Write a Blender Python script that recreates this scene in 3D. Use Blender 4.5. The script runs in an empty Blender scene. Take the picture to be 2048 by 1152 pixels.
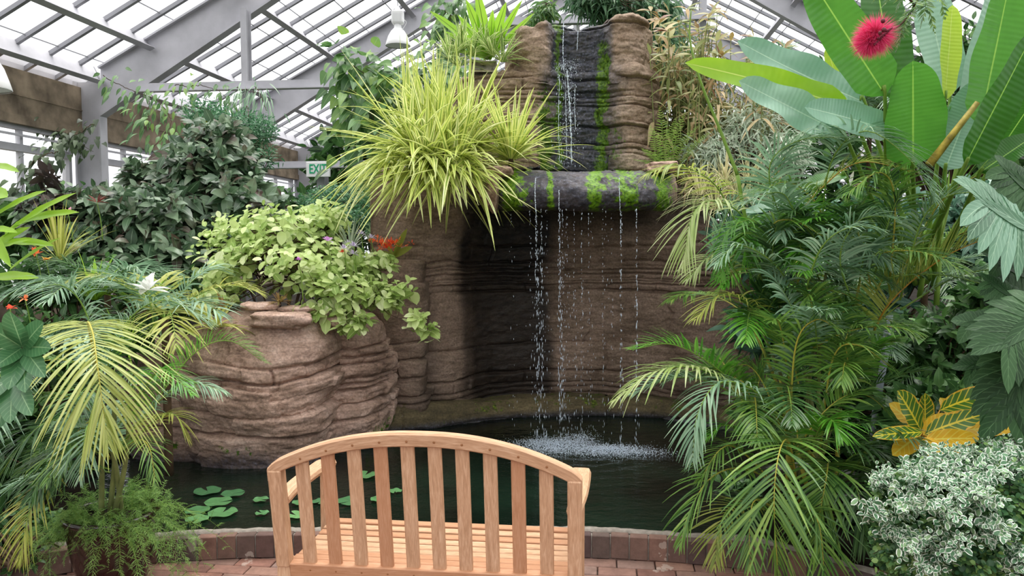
import bpy, math, random
import numpy as np
from mathutils import Vector, Matrix
SC = bpy.context.scene
COL = SC.collection
R = math.radians
FPX = 1540.0; CAMZ = 1.70; PITCH = R(3.566); PSI = R(6.5)
cam_d = bpy.data.cameras.new('camera'); cam = bpy.data.objects.new('camera', cam_d); COL.objects.link(cam)
cam.location = (0, 0, CAMZ); cam.rotation_euler = (R(90)-PITCH, 0, 0)
cam_d.sensor_width = 36; cam_d.lens = FPX/2048*36; cam_d.clip_start = .02; cam_d.clip_end = 400
SC.camera = cam

def AT(px, py, Y):
    """world point seen at photo pixel (px,py) whose distance in front of the camera is Y"""
    u = (px-1024)/FPX; v = -(py-576)/FPX
    d = (u, math.cos(PITCH)+v*math.sin(PITCH), -math.sin(PITCH)+v*math.cos(PITCH))
    k = Y/d[1]
    return np.array((d[0]*k, Y, CAMZ+d[2]*k))
def GZ(px, py, z=0.0):
    u = (px-1024)/FPX; v = -(py-576)/FPX
    d = (u, math.cos(PITCH)+v*math.sin(PITCH), -math.sin(PITCH)+v*math.cos(PITCH))
    k = (z-CAMZ)/d[2]
    return np.array((d[0]*k, d[1]*k, z))
def BW(bx, by, z=0.0):
    """greenhouse frame coordinates -> world"""
    return np.array((bx*math.cos(PSI)+by*math.sin(PSI), -bx*math.sin(PSI)+by*math.cos(PSI), z))

# ---------------------------------------------------------------- objects
def tag(o, label=None, cat=None, group=None, kind=None):
    if label: o['label'] = label
    if cat: o['category'] = cat
    if group: o['group'] = group
    if kind: o['kind'] = kind
    return o
def thing(name, label, cat, loc=(0, 0, 0), rz=0.0, group=None):
    o = bpy.data.objects.new(name, None); COL.objects.link(o)
    o.empty_display_size = .1
    o.location = tuple(float(c) for c in loc); o.rotation_euler = (0, 0, rz)
    return tag(o, label, cat, group)

class MB:
    """mesh collector: quads / tris with per-vertex uv and float attributes"""
    def __init__(s): s.v = []; s.q = []; s.t = []; s.uv = []; s.qm = []; s.tm = []; s.n = 0; s.at = {}
    def add(s, v, q=None, t=None, uv=None, m=0):
        v = np.asarray(v, float).reshape(-1, 3)
        if q is not None and len(q):
            q = np.asarray(q, np.int64).reshape(-1, 4); s.q.append(q+s.n); s.qm.append(np.full(len(q), m))
        if t is not None and len(t):
            t = np.asarray(t, np.int64).reshape(-1, 3); s.t.append(t+s.n); s.tm.append(np.full(len(t), m))
        s.v.append(v); s.uv.append(np.zeros((len(v), 2)) if uv is None else np.asarray(uv, float).reshape(-1, 2))
        s.n += len(v)
    def build(s, name, mats, parent=None, smooth=True, origin=None, attrs=None):
        me = bpy.data.meshes.new(name)
        v = np.concatenate(s.v) if s.v else np.zeros((0, 3))
        uv = np.concatenate(s.uv) if s.uv else np.zeros((0, 2))
        q = np.concatenate(s.q) if s.q else np.zeros((0, 4), np.int64)
        t = np.concatenate(s.t) if s.t else np.zeros((0, 3), np.int64)
        mi = np.concatenate((s.qm or [np.zeros(0)])+(s.tm or [np.zeros(0)])).astype(np.int32)
        if origin is None:
            origin = np.zeros(3)
            if parent is not None:
                origin = None
        if origin is not None: v = v-np.asarray(origin)
        nl = len(q)*4+len(t)*3
        me.vertices.add(len(v)); me.vertices.foreach_set('co', v.astype(np.float32).ravel())
        me.loops.add(nl); li = np.concatenate((q.ravel(), t.ravel())).astype(np.int32)
        me.loops.foreach_set('vertex_index', li)
        me.polygons.add(len(q)+len(t))
        ls = np.concatenate((np.arange(len(q))*4, len(q)*4+np.arange(len(t))*3)).astype(np.int32)
        me.polygons.foreach_set('loop_start', ls)
        me.polygons.foreach_set('material_index', mi)
        me.polygons.foreach_set('use_smooth', np.full(len(ls), bool(smooth)))
        ul = me.uv_layers.new(name='UVMap'); ul.data.foreach_set('uv', uv[li].astype(np.float32).ravel())
        for k, a in (attrs or {}).items():
            at = me.attributes.new(k, 'FLOAT', 'POINT'); at.data.foreach_set('value', np.asarray(a, np.float32).ravel())
        me.update(calc_edges=True); me.validate()
        for m in (mats if isinstance(mats, (list, tuple)) else [mats]): me.materials.append(m)
        o = bpy.data.objects.new(name, me); COL.objects.link(o)
        if parent is not None:
            o.parent = parent
            if origin is None:   # verts were given in world space
                mw = Matrix.LocRotScale(parent.location, parent.rotation_euler, None) if parent.parent is None else Matrix.Identity(4)
                if parent.parent is not None:
                    pp = parent.parent
                    mw = Matrix.LocRotScale(pp.location, pp.rotation_euler, None) @ parent.matrix_parent_inverse @ Matrix.LocRotScale(parent.location, parent.rotation_euler, None)
                o.matrix_parent_inverse = mw.inverted()
            else: o.location = tuple(float(c) for c in origin)
        elif origin is not None: o.location = tuple(float(c) for c in origin)
        return o

BOXQ = [(0, 3, 2, 1), (4, 5, 6, 7), (0, 1, 5, 4), (1, 2, 6, 5), (2, 3, 7, 6), (3, 0, 4, 7)]
def box(mb, c, s, ax=None, m=0, bev=0.0):
    """box centred c, full size s, optional 3x3 axes (rows)"""
    c = np.asarray(c, float); h = np.asarray(s, float)/2
    A = np.eye(3) if ax is None else np.asarray(ax, float)
    if bev <= 0:
        P = np.array([(-1, -1, -1), (1, -1, -1), (1, 1, -1), (-1, 1, -1), (-1, -1, 1), (1, -1, 1), (1, 1, 1), (-1, 1, 1)])*h
        mb.add(c+P@A, BOXQ, uv=P[:, :2], m=m); return
    # chamfered: three shrunken shells
    bev = min(bev, h.min()*.9); P = []
    for a in range(3):
        for sx in (-1, 1):
            for sy in (-1, 1):
                for sz in (-1, 1):
                    k = np.array((sx, sy, sz), float)*(h-bev); k[a] += (sx, sy, sz)[a]*bev; P.append(k)
    P = np.array(P); I = lambda a, x, y, z: a*8+x*4+y*2+z
    q = []; t = []
    for x in (0, 1):
        f = [I(0, x, 0, 0), I(0, x, 1, 0), I(0, x, 1, 1), I(0, x, 0, 1)]; q.append(f if x else f[::-1])
        f = [I(1, 0, x, 0), I(1, 0, x, 1), I(1, 1, x, 1), I(1, 1, x, 0)]; q.append(f if x else f[::-1])
        f = [I(2, 0, 0, x), I(2, 1, 0, x), I(2, 1, 1, x), I(2, 0, 1, x)]; q.append(f if x else f[::-1])
    for a in (0, 1):
        for b in (0, 1):
            f = [I(0, a, b, 0), I(1, a, b, 0), I(1, a, b, 1), I(0, a, b, 1)]; q.append(f if a != b else f[::-1])
            f = [I(0, a, 0, b), I(0, a, 1, b), I(2, a, 1, b), I(2, a, 0, b)]; q.append(f if a != b else f[::-1])
            f = [I(1, 0, a, b), I(2, 0, a, b), I(2, 1, a, b), I(1, 1, a, b)]; q.append(f if a != b else f[::-1])
            for d in (0, 1):
                f = [I(0, a, b, d), I(1, a, b, d), I(2, a, b, d)]; t.append(f if (a+b+d) % 2 else f[::-1])
    mb.add(c+P@A, q, t, uv=P[:, :2], m=m)
def bar(mb, a, b, w, h, up=(0, 0, 1), m=0, bev=0.0):
    a = np.asarray(a, float); b = np.asarray(b, float); d = b-a; L = np.linalg.norm(d); d /= L
    up = np.asarray(up, float); s = np.cross(d, up); s /= np.linalg.norm(s); u = np.cross(s, d)
    box(mb, (a+b)/2, (L, w, h), (d, s, u), m, bev)
def spline(ctrl, n):
    c = np.asarray(ctrl, float)
    if len(c) == 2: return c[0]+(c[1]-c[0])*np.linspace(0, 1, n)[:, None]
    P = np.vstack((2*c[0]-c[1], c, 2*c[-1]-c[-2])); k = len(c)-1
    t = np.linspace(0, k-1e-9, n); i = t.astype(int); f = (t-i)[:, None]
    p0, p1, p2, p3 = P[i], P[i+1], P[i+2], P[i+3]
    return .5*((2*p1)+(-p0+p2)*f+(2*p0-5*p1+4*p2-p3)*f**2+(-p0+3*p1-3*p2+p3)*f**3)
def nrm(a): return a/np.maximum(np.linalg.norm(a, axis=-1, keepdims=True), 1e-9)
def tube(mb, pts, r0, r1=None, ns=6, m=0, caps=True):
    pts = np.asarray(pts, float); n = len(pts); r1 = r0 if r1 is None else r1
    r = np.linspace(r0, r1, n) if np.isscalar(r0) else np.asarray(r0)
    T = nrm(np.gradient(pts, axis=0)); ref = np.array((.13, .22, 1.)) if abs(nrm(pts[-1]-pts[0])[2]) < .8 else np.array((1., .1, .05))
    S = nrm(np.cross(T, ref)); U = np.cross(S, T)
    a = np.linspace(0, 2*math.pi, ns, endpoint=False)
    V = pts[:, None]+r[:, None, None]*(S[:, None]*np.cos(a)[None, :, None]+U[:, None]*np.sin(a)[None, :, None])
    i = np.arange(n-1)[:, None]*ns; j = np.arange(ns)[None]; k = (j+1) % ns
    q = np.stack((i+j, i+k, i+ns+k, i+ns+j), -1).reshape(-1, 4)
    uv = np.stack(np.broadcast_arrays(a[None]/6.283, np.linspace(0, 1, n)[:, None]), -1)
    V = V.reshape(-1, 3); t = []
    if caps:
        V = np.vstack((V, pts[:1], pts[-1:])); uv = np.vstack((uv.reshape(-1, 2), [[0, 0], [0, 1]]))
        t = [(n*ns, (x+1) % ns, x) for x in range(ns)]+[(n*ns+1, (n-1)*ns+x, (n-1)*ns+(x+1) % ns) for x in range(ns)]
    mb.add(V, q, t, uv=uv, m=m)
def lathe(mb, c, prof, ns=32, m=0):
    c = np.asarray(c, float); p = np.asarray(prof, float); n = len(p)
    a = np.linspace(0, 2*math.pi, ns, endpoint=False)
    V = c+np.stack((p[:, None, 0]*np.cos(a), p[:, None, 0]*np.sin(a), np.broadcast_to(p[:, None, 1], (n, ns))), -1)
    i = np.arange(n-1)[:, None]*ns; j = np.arange(ns)[None]; k = (j+1) % ns
    mb.add(V.reshape(-1, 3), np.stack((i+j, i+k, i+ns+k, i+ns+j), -1).reshape(-1, 4), m=m)
def ball(mb, c, r, nu=8, nv=6, m=0, sc=(1, 1, 1), ax=None):
    th = np.linspace(0.02, math.pi-.02, nv+1); a = np.linspace(0, 2*math.pi, nu, endpoint=False)
    V = np.stack((np.sin(th)[:, None]*np.cos(a), np.sin(th)[:, None]*np.sin(a), np.broadcast_to(np.cos(th)[:, None], (nv+1, nu))), -1)*r*np.asarray(sc)
    V = V.reshape(-1, 3)
    if ax is not None: V = V@np.asarray(ax)
    i = np.arange(nv)[:, None]*nu; j = np.arange(nu)[None]; k = (j+1) % nu
    mb.add(V+np.asarray(c), np.stack((i+j, i+nu+j, i+nu+k, i+k), -1).reshape(-1, 4), m=m)
def balls(mb, C, rad, m=0, stretch=1.0):
    """many tiny 6-vertex drops"""
    C = np.asarray(C, float); n = len(C); rad = np.broadcast_to(rad, (n,)); st = np.broadcast_to(stretch, (n,))
    O = np.array([(1, 0, 0), (0, 1, 0), (-1, 0, 0), (0, -1, 0), (0, 0, 1), (0, 0, -1)], float)
    V = C[:, None]+O[None]*rad[:, None, None]*np.where(O[None, :, 2:] != 0, st[:, None, None], 1)*np.ones(3)
    T = np.array([(0, 1, 4), (1, 2, 4), (2, 3, 4), (3, 0, 4), (1, 0, 5), (2, 1, 5), (3, 2, 5), (0, 3, 5)])
    mb.add(V.reshape(-1, 3), None, (T[None]+np.arange(n)[:, None, None]*6).reshape(-1, 3), m=m)

# ---------------------------------------------------------------- noise
def _h(i, j, k, s):
    n = (i*374761393+j*668265263+k*2147483647//7+s*1274126177) & 0x7fffffff
    n = ((n ^ (n >> 13))*1103515245) & 0x7fffffff
    return (((n ^ (n >> 16)) & 0xffff)/32767.5)-1
def vn(x, y=0, z=0, s=0):
    x, y, z = np.broadcast_arrays(np.asarray(x, float), np.asarray(y, float), np.asarray(z, float))
    i, j, k = np.floor(x).astype(np.int64), np.floor(y).astype(np.int64), np.floor(z).astype(np.int64)
    f, g, h = x-i, y-j, z-k; f = f*f*(3-2*f); g = g*g*(3-2*g); h = h*h*(3-2*h)
    r = 0
    for a, wa in ((0, 1-f), (1, f)):
        for b, wb in ((0, 1-g), (1, g)):
            for c, wc in ((0, 1-h), (1, h)): r = r+wa*wb*wc*_h(i+a, j+b, k+c, s)
    return r
def fbm(x, y=0, z=0, s=0, o=4):
    r = 0; a = 1.; t = 0
    for q in range(o): r = r+a*vn(np.asarray(x)*2**q, np.asarray(y)*2**q, np.asarray(z)*2**q, s+q*31); t += a; a *= .5
    return r/t
def sstep(a, b, x): t = np.clip((np.asarray(x, float)-a)/(b-a), 0, 1); return t*t*(3-2*t)

# ---------------------------------------------------------------- materials
def srgb(c):
    if isinstance(c, str): c = tuple(int(c[i:i+2], 16)/255 for i in (0, 2, 4))
    return tuple((x/12.92 if x <= .04045 else ((x+.055)/1.055)**2.4) for x in c)+(1.0,)
class N:
    def __init__(s, name):
        s.m = bpy.data.materials.new(name); s.m.use_nodes = True; s.t = s.m.node_tree; s.t.nodes.clear()
        s.out = s.t.nodes.new('ShaderNodeOutputMaterial')
    def n(s, kind, _out=None, **kw):
        nd = s.t.nodes.new('ShaderNode'+kind)
        for k, v in kw.items():
            if k.startswith('p_'): setattr(nd, k[2:], v)
            else:
                key = k.replace('__', ' ')
                if key.startswith('i') and key[1:].isdigit(): key = int(key[1:])
                s.set(nd.inputs[key], v)
        return nd
    def set(s, inp, v):
        if isinstance(v, bpy.types.NodeSocket): s.t.links.new(v, inp)
        elif isinstance(v, bpy.types.Node): s.t.links.new(v.outputs[0], inp)
        else: inp.default_value = v
    def ramp(s, fac, stops, interp='LINEAR'):
        r = s.t.nodes.new('ShaderNodeValToRGB'); s.set(r.inputs[0], fac); e = r.color_ramp.elements; r.color_ramp.interpolation = interp
        while len(e) < len(stops): e.new(.5)
        for k, (p, c) in zip(e, stops): k.position = p; k.color = srgb(c) if isinstance(c, str) else (tuple(c)+(1,) if len(c) == 3 else tuple(c))
        return r.outputs[0]
    def math(s, op, a, b=0.0, c=None, clamp=False):
        nd = s.t.nodes.new('ShaderNodeMath'); nd.operation = op; nd.use_clamp = clamp; s.set(nd.inputs[0], a); s.set(nd.inputs[1], b)
        if c is not None: s.set(nd.inputs[2], c)
        return nd.outputs[0]
    def mix(s, f, a, b, bt='MIX'):
        nd = s.t.nodes.new('ShaderNodeMix'); nd.data_type = 'RGBA'; nd.blend_type = bt
        s.set(nd.inputs[0], f); s.set(nd.inputs[6], srgb(a) if isinstance(a, str) else a); s.set(nd.inputs[7], srgb(b) if isinstance(b, str) else b)
        return nd.outputs[2]
    def noise(s, vec, scale, detail=4, rough=.55, dist=0):
        nd = s.n('TexNoise', Scale=scale, Detail=detail, Roughness=rough, Distortion=dist)
        if vec is not None: s.set(nd.inputs['Vector'], vec)
        return nd.outputs[0]
    def obj(s): return s.n('TexCoord').outputs['Object']
    def mapv(s, vec, sc=(1, 1, 1), loc=(0, 0, 0)):
        nd = s.n('Mapping'); s.set(nd.inputs[0], vec); nd.inputs[3].default_value = sc; nd.inputs[1].default_value = loc; return nd.outputs[0]
    def bump(s, h, strength=.3, dist=.01):
        nd = s.n('Bump', Strength=strength, Distance=dist); s.set(nd.inputs['Height'], h); return nd.outputs[0]
    def bsdf(s, col, rough=.5, metal=0.0, spec=.5, normal=None, **kw):
        b = s.n('BsdfPrincipled'); s.set(b.inputs['Base Color'], srgb(col) if isinstance(col, str) else col)
        s.set(b.inputs['Roughness'], rough); s.set(b.inputs['Metallic'], metal); s.set(b.inputs['Specular IOR Level'], spec)
        if normal is not None: s.set(b.inputs['Normal'], normal)
        for k, v in kw.items(): s.set(b.inputs[k.replace('__', ' ')], v)
        return b.outputs[0]
    def done(s, sh): s.t.links.new(sh, s.out.inputs[0]); return s.m
def rnd_obj(n): return n.n('ObjectInfo').outputs['Random']
def island(n): return n.n('NewGeometry').outputs['Random Per Island']

def leafmat(name, cols, trans=.35, rough=.42, spec=.45, vein=None, veinw=.06, margin=None, marginw=.25, mid=None, midw=.3, tipc=None, tcol=None, noise_amt=.25, perobj=False, stripes=0, ribs=0, ribf=.3):
    n = N(name); uv = n.n('UVMap').outputs[0]; sp = n.n('SeparateXYZ', Vector=uv); U = sp.outputs[0]; V = sp.outputs[1]
    k = len(cols); rn = rnd_obj(n) if perobj else island(n)
    nz = n.noise(n.obj(), 9, 2)
    f = n.math('ADD', rn, n.math('MULTIPLY', n.math('SUBTRACT', nz, .5), noise_amt*2), clamp=True)
    c = n.ramp(f, [(i/(k-1) if k > 1 else 0, cc) for i, cc in enumerate(cols)])
    d = n.math('MULTIPLY', n.math('ABSOLUTE', n.math('SUBTRACT', U, .5)), 2.0)   # 0 mid .. 1 edge
    if mid: c = n.mix(n.math('LESS_THAN', n.math('ADD', d, n.math('MULTIPLY', n.math('SUBTRACT', nz, .5), .5)), midw), c, mid)
    if margin: c = n.mix(n.math('GREATER_THAN', n.math('ADD', d, n.math('MULTIPLY', n.math('SUBTRACT', n.noise(n.obj(), 30, 1), .5), .5)), 1-marginw), c, margin)
    if ribs:   # side veins
        w = n.math('FRACT', n.math('ADD', n.math('MULTIPLY', V, float(ribs)), n.math('MULTIPLY', d, -1.6)))
        c = n.mix(n.math('MULTIPLY', n.math('LESS_THAN', w, .2), ribf), c, vein or 'ffffff')
    if vein: c = n.mix(n.math('LESS_THAN', d, veinw), c, vein)
    if tipc: c = n.mix(n.math('MULTIPLY', n.math('GREATER_THAN', n.math('ADD', V, n.math('MULTIPLY', n.math('SUBTRACT', nz, .5), .6)), .93), .8), c, tipc)
    nor = None
    if stripes:
        wv = n.math('SINE', n.math('MULTIPLY', U if stripes > 0 else V, 6.283*abs(stripes)))
        nor = n.bump(wv, .25, .002)
    b = n.bsdf(c, rough, 0, spec, nor)
    if trans > 0:
        t = n.n('BsdfTranslucent'); n.set(t.inputs[0], n.mix(.55, c, tcol or 'a8d23a', 'MULTIPLY') if tcol is None else n.mix(.5, c, tcol))
        if tcol is None:
            hs = n.n('HueSaturation', Saturation=.95, Value=1.3); n.set(hs.inputs['Color'], c); n.set(t.inputs[0], hs.outputs[0])
        ms = n.n('MixShader'); ms.inputs[0].default_value = trans; n.set(ms.inputs[1], b); n.set(ms.inputs[2], t.outputs[0]); b = ms.outputs[0]
    return n.done(b)
def flat(name, col, rough=.5, metal=0, spec=.4, nscale=0, namt=.15, bump=0, **kw):
    n = N(name); c = srgb(col); o = n.obj(); nor = None
    if nscale:
        f = n.noise(o, nscale, 5)
        d = tuple(x*(1-namt*1.6) for x in c[:3])+(1,); l = tuple(min(1, x*(1+namt*1.2)) for x in c[:3])+(1,)
        cc = n.ramp(f, [(.3, d), (.7, l)])
        if bump: nor = n.bump(f, bump, .01)
    else: cc = c
    return n.done(n.bsdf(cc, rough, metal, spec, nor, **kw))

# ---------------------------------------------------------------- leaves
SH = {
 'ovate': lambda t: np.power(np.clip(np.sin(math.pi*np.power(t, .72)), 0, 1), .85),
 'oblong': lambda t: np.power(np.clip(np.sin(math.pi*np.power(t, .9)), 0, 1), .55),
 'round': lambda t: np.sqrt(np.clip(1-(2*t-1)**2, 0, 1)),
 'blade': lambda t: np.clip(np.minimum(1, .45+t*3), 0, 1)*np.clip(1-t**2.2, 0, 1)**.9,
 'strap': lambda t: np.clip(np.minimum(1, .55+t*1.2), 0, 1)*np.clip(1-t**5, 0, 1),
 'leaflet': lambda t: np.power(np.clip(np.sin(math.pi*np.power(t*.97+.015, .62)), 0, 1), .6),
 'lance': lambda t: np.power(np.clip(np.sin(math.pi*np.power(t, .8)), 0, 1), 1.1),
 'banana': lambda t: np.clip(np.minimum(1, (t*7)**.6), 0, 1)*np.clip(1-t**4.2, 0, 1)**.6,
 'heart': lambda t: np.power(np.clip(np.sin(math.pi*np.power(t*.93+.07, .45)), 0, 1), .8),
}
def leaves(mb, P, D, Nn, L, W, shape='ovate', nl=5, nw=2, droop=0.0, curl=0.0, fold=.25, wave=0.0, wfreq=3, m=0, twist=0.0, lobes=0, rng=None):
    P = np.atleast_2d(P).astype(float); n = len(P)
    D = nrm(np.broadcast_to(np.asarray(D, float), (n, 3))); Nn = np.broadcast_to(np.asarray(Nn, float), (n, 3))
    L = np.broadcast_to(np.asarray(L, float), (n,))[:, None, None]; W = np.broadcast_to(np.asarray(W, float), (n,))[:, None, None, None]
    dr = np.broadcast_to(np.asarray(droop, float), (n,))[:, None, None]; cu = np.broadcast_to(np.asarray(curl, float), (n,))[:, None, None]
    S = nrm(np.cross(D, Nn)); bad = np.linalg.norm(np.cross(D, Nn), axis=1) < 1e-3
    if bad.any(): S[bad] = nrm(np.cross(D[bad], np.array((.3, .8, .1))))
    Nn = np.cross(S, D)
    t = np.linspace(0, 1, nl+1); T = t[None, :, None]
    C = P[:, None]+D[:, None]*L*T-Nn[:, None]*cu*L*T**2+np.array((0, 0, -1.))*dr*L*T**2
    # keep length roughly constant
    Tn = nrm(np.gradient(C, axis=1)) if nl > 1 else np.repeat(D[:, None], 2, 1)
    Sx = nrm(S[:, None]-Tn*np.sum(S[:, None]*Tn, -1, keepdims=True))
    if np.any(twist):
        tw = np.broadcast_to(np.asarray(twist, float), (n,))[:, None, None]*T; Nx = np.cross(Sx, Tn)
        Sx = Sx*np.cos(tw)+Nx*np.sin(tw)
    Nx = np.cross(Sx, Tn)
    w = SH[shape](t); w[-1] = max(w[-1], .02)
    if t[0] == 0: w[0] = max(w[0], .06)
    s = np.linspace(-1, 1, nw+1)
    ww = (w[None, :, None, None]*W/2)
    if lobes:
        ww = ww*(1-.62*(np.abs(s)[None, None, :, None]**1.2)*(.5+.5*np.cos(2*math.pi*lobes*t+math.pi))[None, :, None, None])
    s4 = s[None, None, :, None]
    ph = 0 if rng is None else rng.uniform(0, 6.28, n)[:, None, None, None]
    wv = wave*np.sin(2*math.pi*wfreq*t[None, :, None, None]+ph+s4*1.3)*np.abs(s4)
    V = C[:, :, None]+Sx[:, :, None]*s4*ww*math.cos(fold)+Nx[:, :, None]*(np.abs(s4)*ww*math.sin(fold)+wv*ww)
    m1 = nw+1; base = (np.arange(n)*(nl+1)*m1)[:, None, None]; i = np.arange(nl)[None, :, None]*m1; j = np.arange(nw)[None, None]
    q = np.stack((base+i+j, base+i+j+1, base+i+m1+j+1, base+i+m1+j), -1).reshape(-1, 4)
    uv = np.stack(np.broadcast_arrays((s[None, None]+1)/2, t[None, :, None], ), -1)
    uv = np.broadcast_to(uv, (n, nl+1, m1, 2)).reshape(-1, 2)
    mb.add(V.reshape(-1, 3), q, uv=uv, m=m)

def frond(mb, ctrl, n=34, L=.3, W=.02, start=.25, a0=65, a1=22, lift=.25, droop=.35, rr=.005, up=(0, 0, 1), nl=5, seed=0, curl=.0, prof='areca', m0=0, m1=1, fold=.25):
    """pinnate frond: rachis through ctrl points, n leaflet pairs"""
    rng = np.random.default_rng(seed)
    S = spline(ctrl, 60); tube(mb, S[::3] if len(S) > 30 else S, rr, rr*.25, 5, m=m1)
    seg = np.linalg.norm(np.diff(S, axis=0), axis=1); cum = np.concatenate(([0], np.cumsum(seg))); cum /= cum[-1]
    t = start+(1-start)*np.linspace(0, .985, n)
    P = np.stack([np.interp(t, cum, S[:, k]) for k in range(3)], -1)
    G = nrm(np.gradient(S, axis=0)); T = nrm(np.stack([np.interp(t, cum, G[:, k]) for k in range(3)], -1))
    upv = np.asarray(up, float); B = nrm(np.cross(T, upv)); U = np.cross(B, T)
    x = (t-start)/(1-start); ang = np.radians(a0+(a1-a0)*x)
    pr = {'areca': np.clip(.55+.75*np.sin(math.pi*np.clip(x*.9+.12, 0, 1)), 0, 1.2)*(1-.55*x**4)/1.2, 'fern': np.clip(np.sin(math.pi*(x*.8+.2)), 0.05, 1), 'fan': 1-.3*x}[prof]
    for sgn in (-1, 1):
        j = rng.normal(0, .07, (n, 3)); a = ang+rng.normal(0, .06, n)
        D = nrm(T*np.cos(a)[:, None]+sgn*B*np.sin(a)[:, None]+U*lift+j)
        leaves(mb, P+T*rng.uniform(-.004, .004, (n, 1)), D, U, L*pr*rng.uniform(.88, 1.1, n), W*rng.uniform(.85, 1.1, n)*(.75+.25*pr), 'leaflet', nl=nl, nw=2, droop=droop*rng.uniform(.6, 1.35, n), fold=fold, curl=curl, m=m0)
def rosette(mb, c, n, L, W, shape='blade', el=(10, 85), nl=7, droop=(.1, .6), seed=0, az=(0, 360), rbase=.02, fold=.3, m=0, lj=.25, axis=None, wave=0, nw=2, power=1.0):
    rng = np.random.default_rng(seed); A = np.radians(rng.uniform(az[0], az[1], n)); e = np.radians(el[0]+(el[1]-el[0])*rng.uniform(0, 1, n)**power)
    D = np.stack((np.cos(A)*np.cos(e), np.sin(A)*np.cos(e), np.sin(e)), -1)
    h = np.stack((np.cos(A), np.sin(A), np.zeros(n)), -1)
    U = nrm(np.cross(np.cross(D, np.array((0, 0, 1.))), D)+1e-6)
    leaves(mb, np.asarray(c)+h*rbase*rng.uniform(.3, 1, (n, 1)), D, U, L*rng.uniform(1-lj, 1+lj, n), W*rng.uniform(.8, 1.15, n), shape, nl=nl, nw=nw, droop=rng.uniform(*droop, n)*np.cos(e)**.5, fold=fold, m=m, wave=wave, rng=rng)
# ================================================================ lighting
w = bpy.data.worlds.new('overcast_sky'); SC.world = w; w.use_nodes = True; wt = w.node_tree; wt.nodes.clear()
wo = wt.nodes.new('ShaderNodeOutputWorld'); bg = wt.nodes.new('ShaderNodeBackground'); tc = wt.nodes.new('ShaderNodeTexCoord'); sx = wt.nodes.new('ShaderNodeSeparateXYZ'); rp = wt.nodes.new('ShaderNodeValToRGB')
wt.links.new(tc.outputs['Generated'], sx.inputs[0]); mr = wt.nodes.new('ShaderNodeMapRange'); wt.links.new(sx.outputs[2], mr.inputs[0]); mr.inputs[1].default_value = -1; mr.inputs[2].default_value = 1
wt.links.new(mr.outputs[0], rp.inputs[0]); e = rp.color_ramp.elements
e[0].position = .46; e[0].color = (.16, .19, .14, 1); e[1].position = .5; e[1].color = (.46, .48, .51, 1); k = e.new(.98); k.color = (1.35, 1.34, 1.32, 1)
wt.links.new(rp.outputs[0], bg.inputs[0]); bg.inputs[1].default_value = 1.9; wt.links.new(bg.outputs[0], wo.inputs[0])
sl = bpy.data.lights.new('soft_sun', 'SUN'); sl.energy = 2.6; sl.angle = R(35); sl.color = (1, .97, .92)
so = bpy.data.objects.new('soft_sun', sl); COL.objects.link(so); so.rotation_euler = (R(-14), R(10), 0)
SC.view_settings.view_transform = 'Standard'; SC.view_settings.look = 'None'; SC.view_settings.gamma = 1; SC.view_settings.exposure = .5; SC.view_settings.use_curve_mapping = False
SC.cycles.max_bounces = 6; SC.cycles.diffuse_bounces = 4; SC.cycles.transparent_max_bounces = 12; SC.cycles.use_denoising = True
SC.cycles.caustics_reflective = False; SC.cycles.caustics_refractive = False

# ================================================================ materials of the place
def rockmat(name, cols, moss='466614', wetc='17161a', scale=1.0, bump=.5, rough=.85):
    n = N(name); o = n.obj()
    a = n.noise(o, 2.2*scale, 6, .6); b = n.noise(n.mapv(o, (1, 1, 3.5)), 7*scale, 5, .65); c = n.noise(o, 60*scale, 3, .6)
    col = n.ramp(n.math('ADD', n.math('MULTIPLY', a, .55), n.math('MULTIPLY', b, .45)), [(.3+.4*i/(len(cols)-1), x) for i, x in enumerate(cols)])
    col = n.mix(.45, col, n.ramp(c, [(.35, '6a6a6a'), (.65, 'ffffff')]), 'MULTIPLY')
    bd = n.noise(n.mapv(o, (1, 1, 6)), 5*scale, 6, .72, .6); col = n.mix(n.ramp(bd, [(.54, (.0, .0, .0)), (.68, (.45, .45, .45))]), col, n.mix(.8, col, '4a3a30', 'MULTIPLY'))
    sp = n.noise(o, 25*scale, 2); col = n.mix(n.math('MULTIPLY', n.math('GREATER_THAN', sp, .72), .12), col, 'd8cfc4')
    wet = n.n('Attribute', p_attribute_name='wet').outputs['Fac']; ms = n.n('Attribute', p_attribute_name='moss').outputs['Fac']
    wn = n.math('MULTIPLY', wet, n.math('ADD', .72, n.math('MULTIPLY', b, .5)), clamp=True)
    wcol = n.ramp(n.noise(o, 45, 4, .7), [(.35, wetc), (.58, '40424f'), (.75, '7e8294')]) if moss else srgb(wetc)  # wet rock tone; the pale bluish specks are glints painted into the colour
    col = n.mix(wn, col, wcol)
    if moss:
        mn = n.noise(o, 14, 5, .7); mf = n.math('MULTIPLY', n.math('SUBTRACT', n.math('ADD', ms, n.math('MULTIPLY', n.math('SUBTRACT', mn, .5), 2.6)), .52), 5.0, clamp=True)
        col = n.mix(mf, col, n.ramp(n.noise(o, 50, 3), [(.3, '1c300a'), (.52, moss), (.8, '7f9a24')]))
    fs = n.noise(n.mapv(o, (1, 1, 3)), 13*scale, 5, .7)
    h = n.math('ADD', n.math('ADD', n.math('MULTIPLY', fs, .45), n.math('MULTIPLY', c, .35)), n.math('ADD', n.math('MULTIPLY', n.noise(o, 18*scale, 6, .7), .8), n.math('MULTIPLY', b, .5)))
    rg = n.math('SUBTRACT', rough, n.math('MULTIPLY', wn, .35))
    return n.done(n.bsdf(col, rg, 0, .35, n.bump(h, bump, .02)))
M_rock = rockmat('sculpted_rock', ['2f2119', '5e4636', '84674f', '9c8069'], wetc='120f0d')
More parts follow.
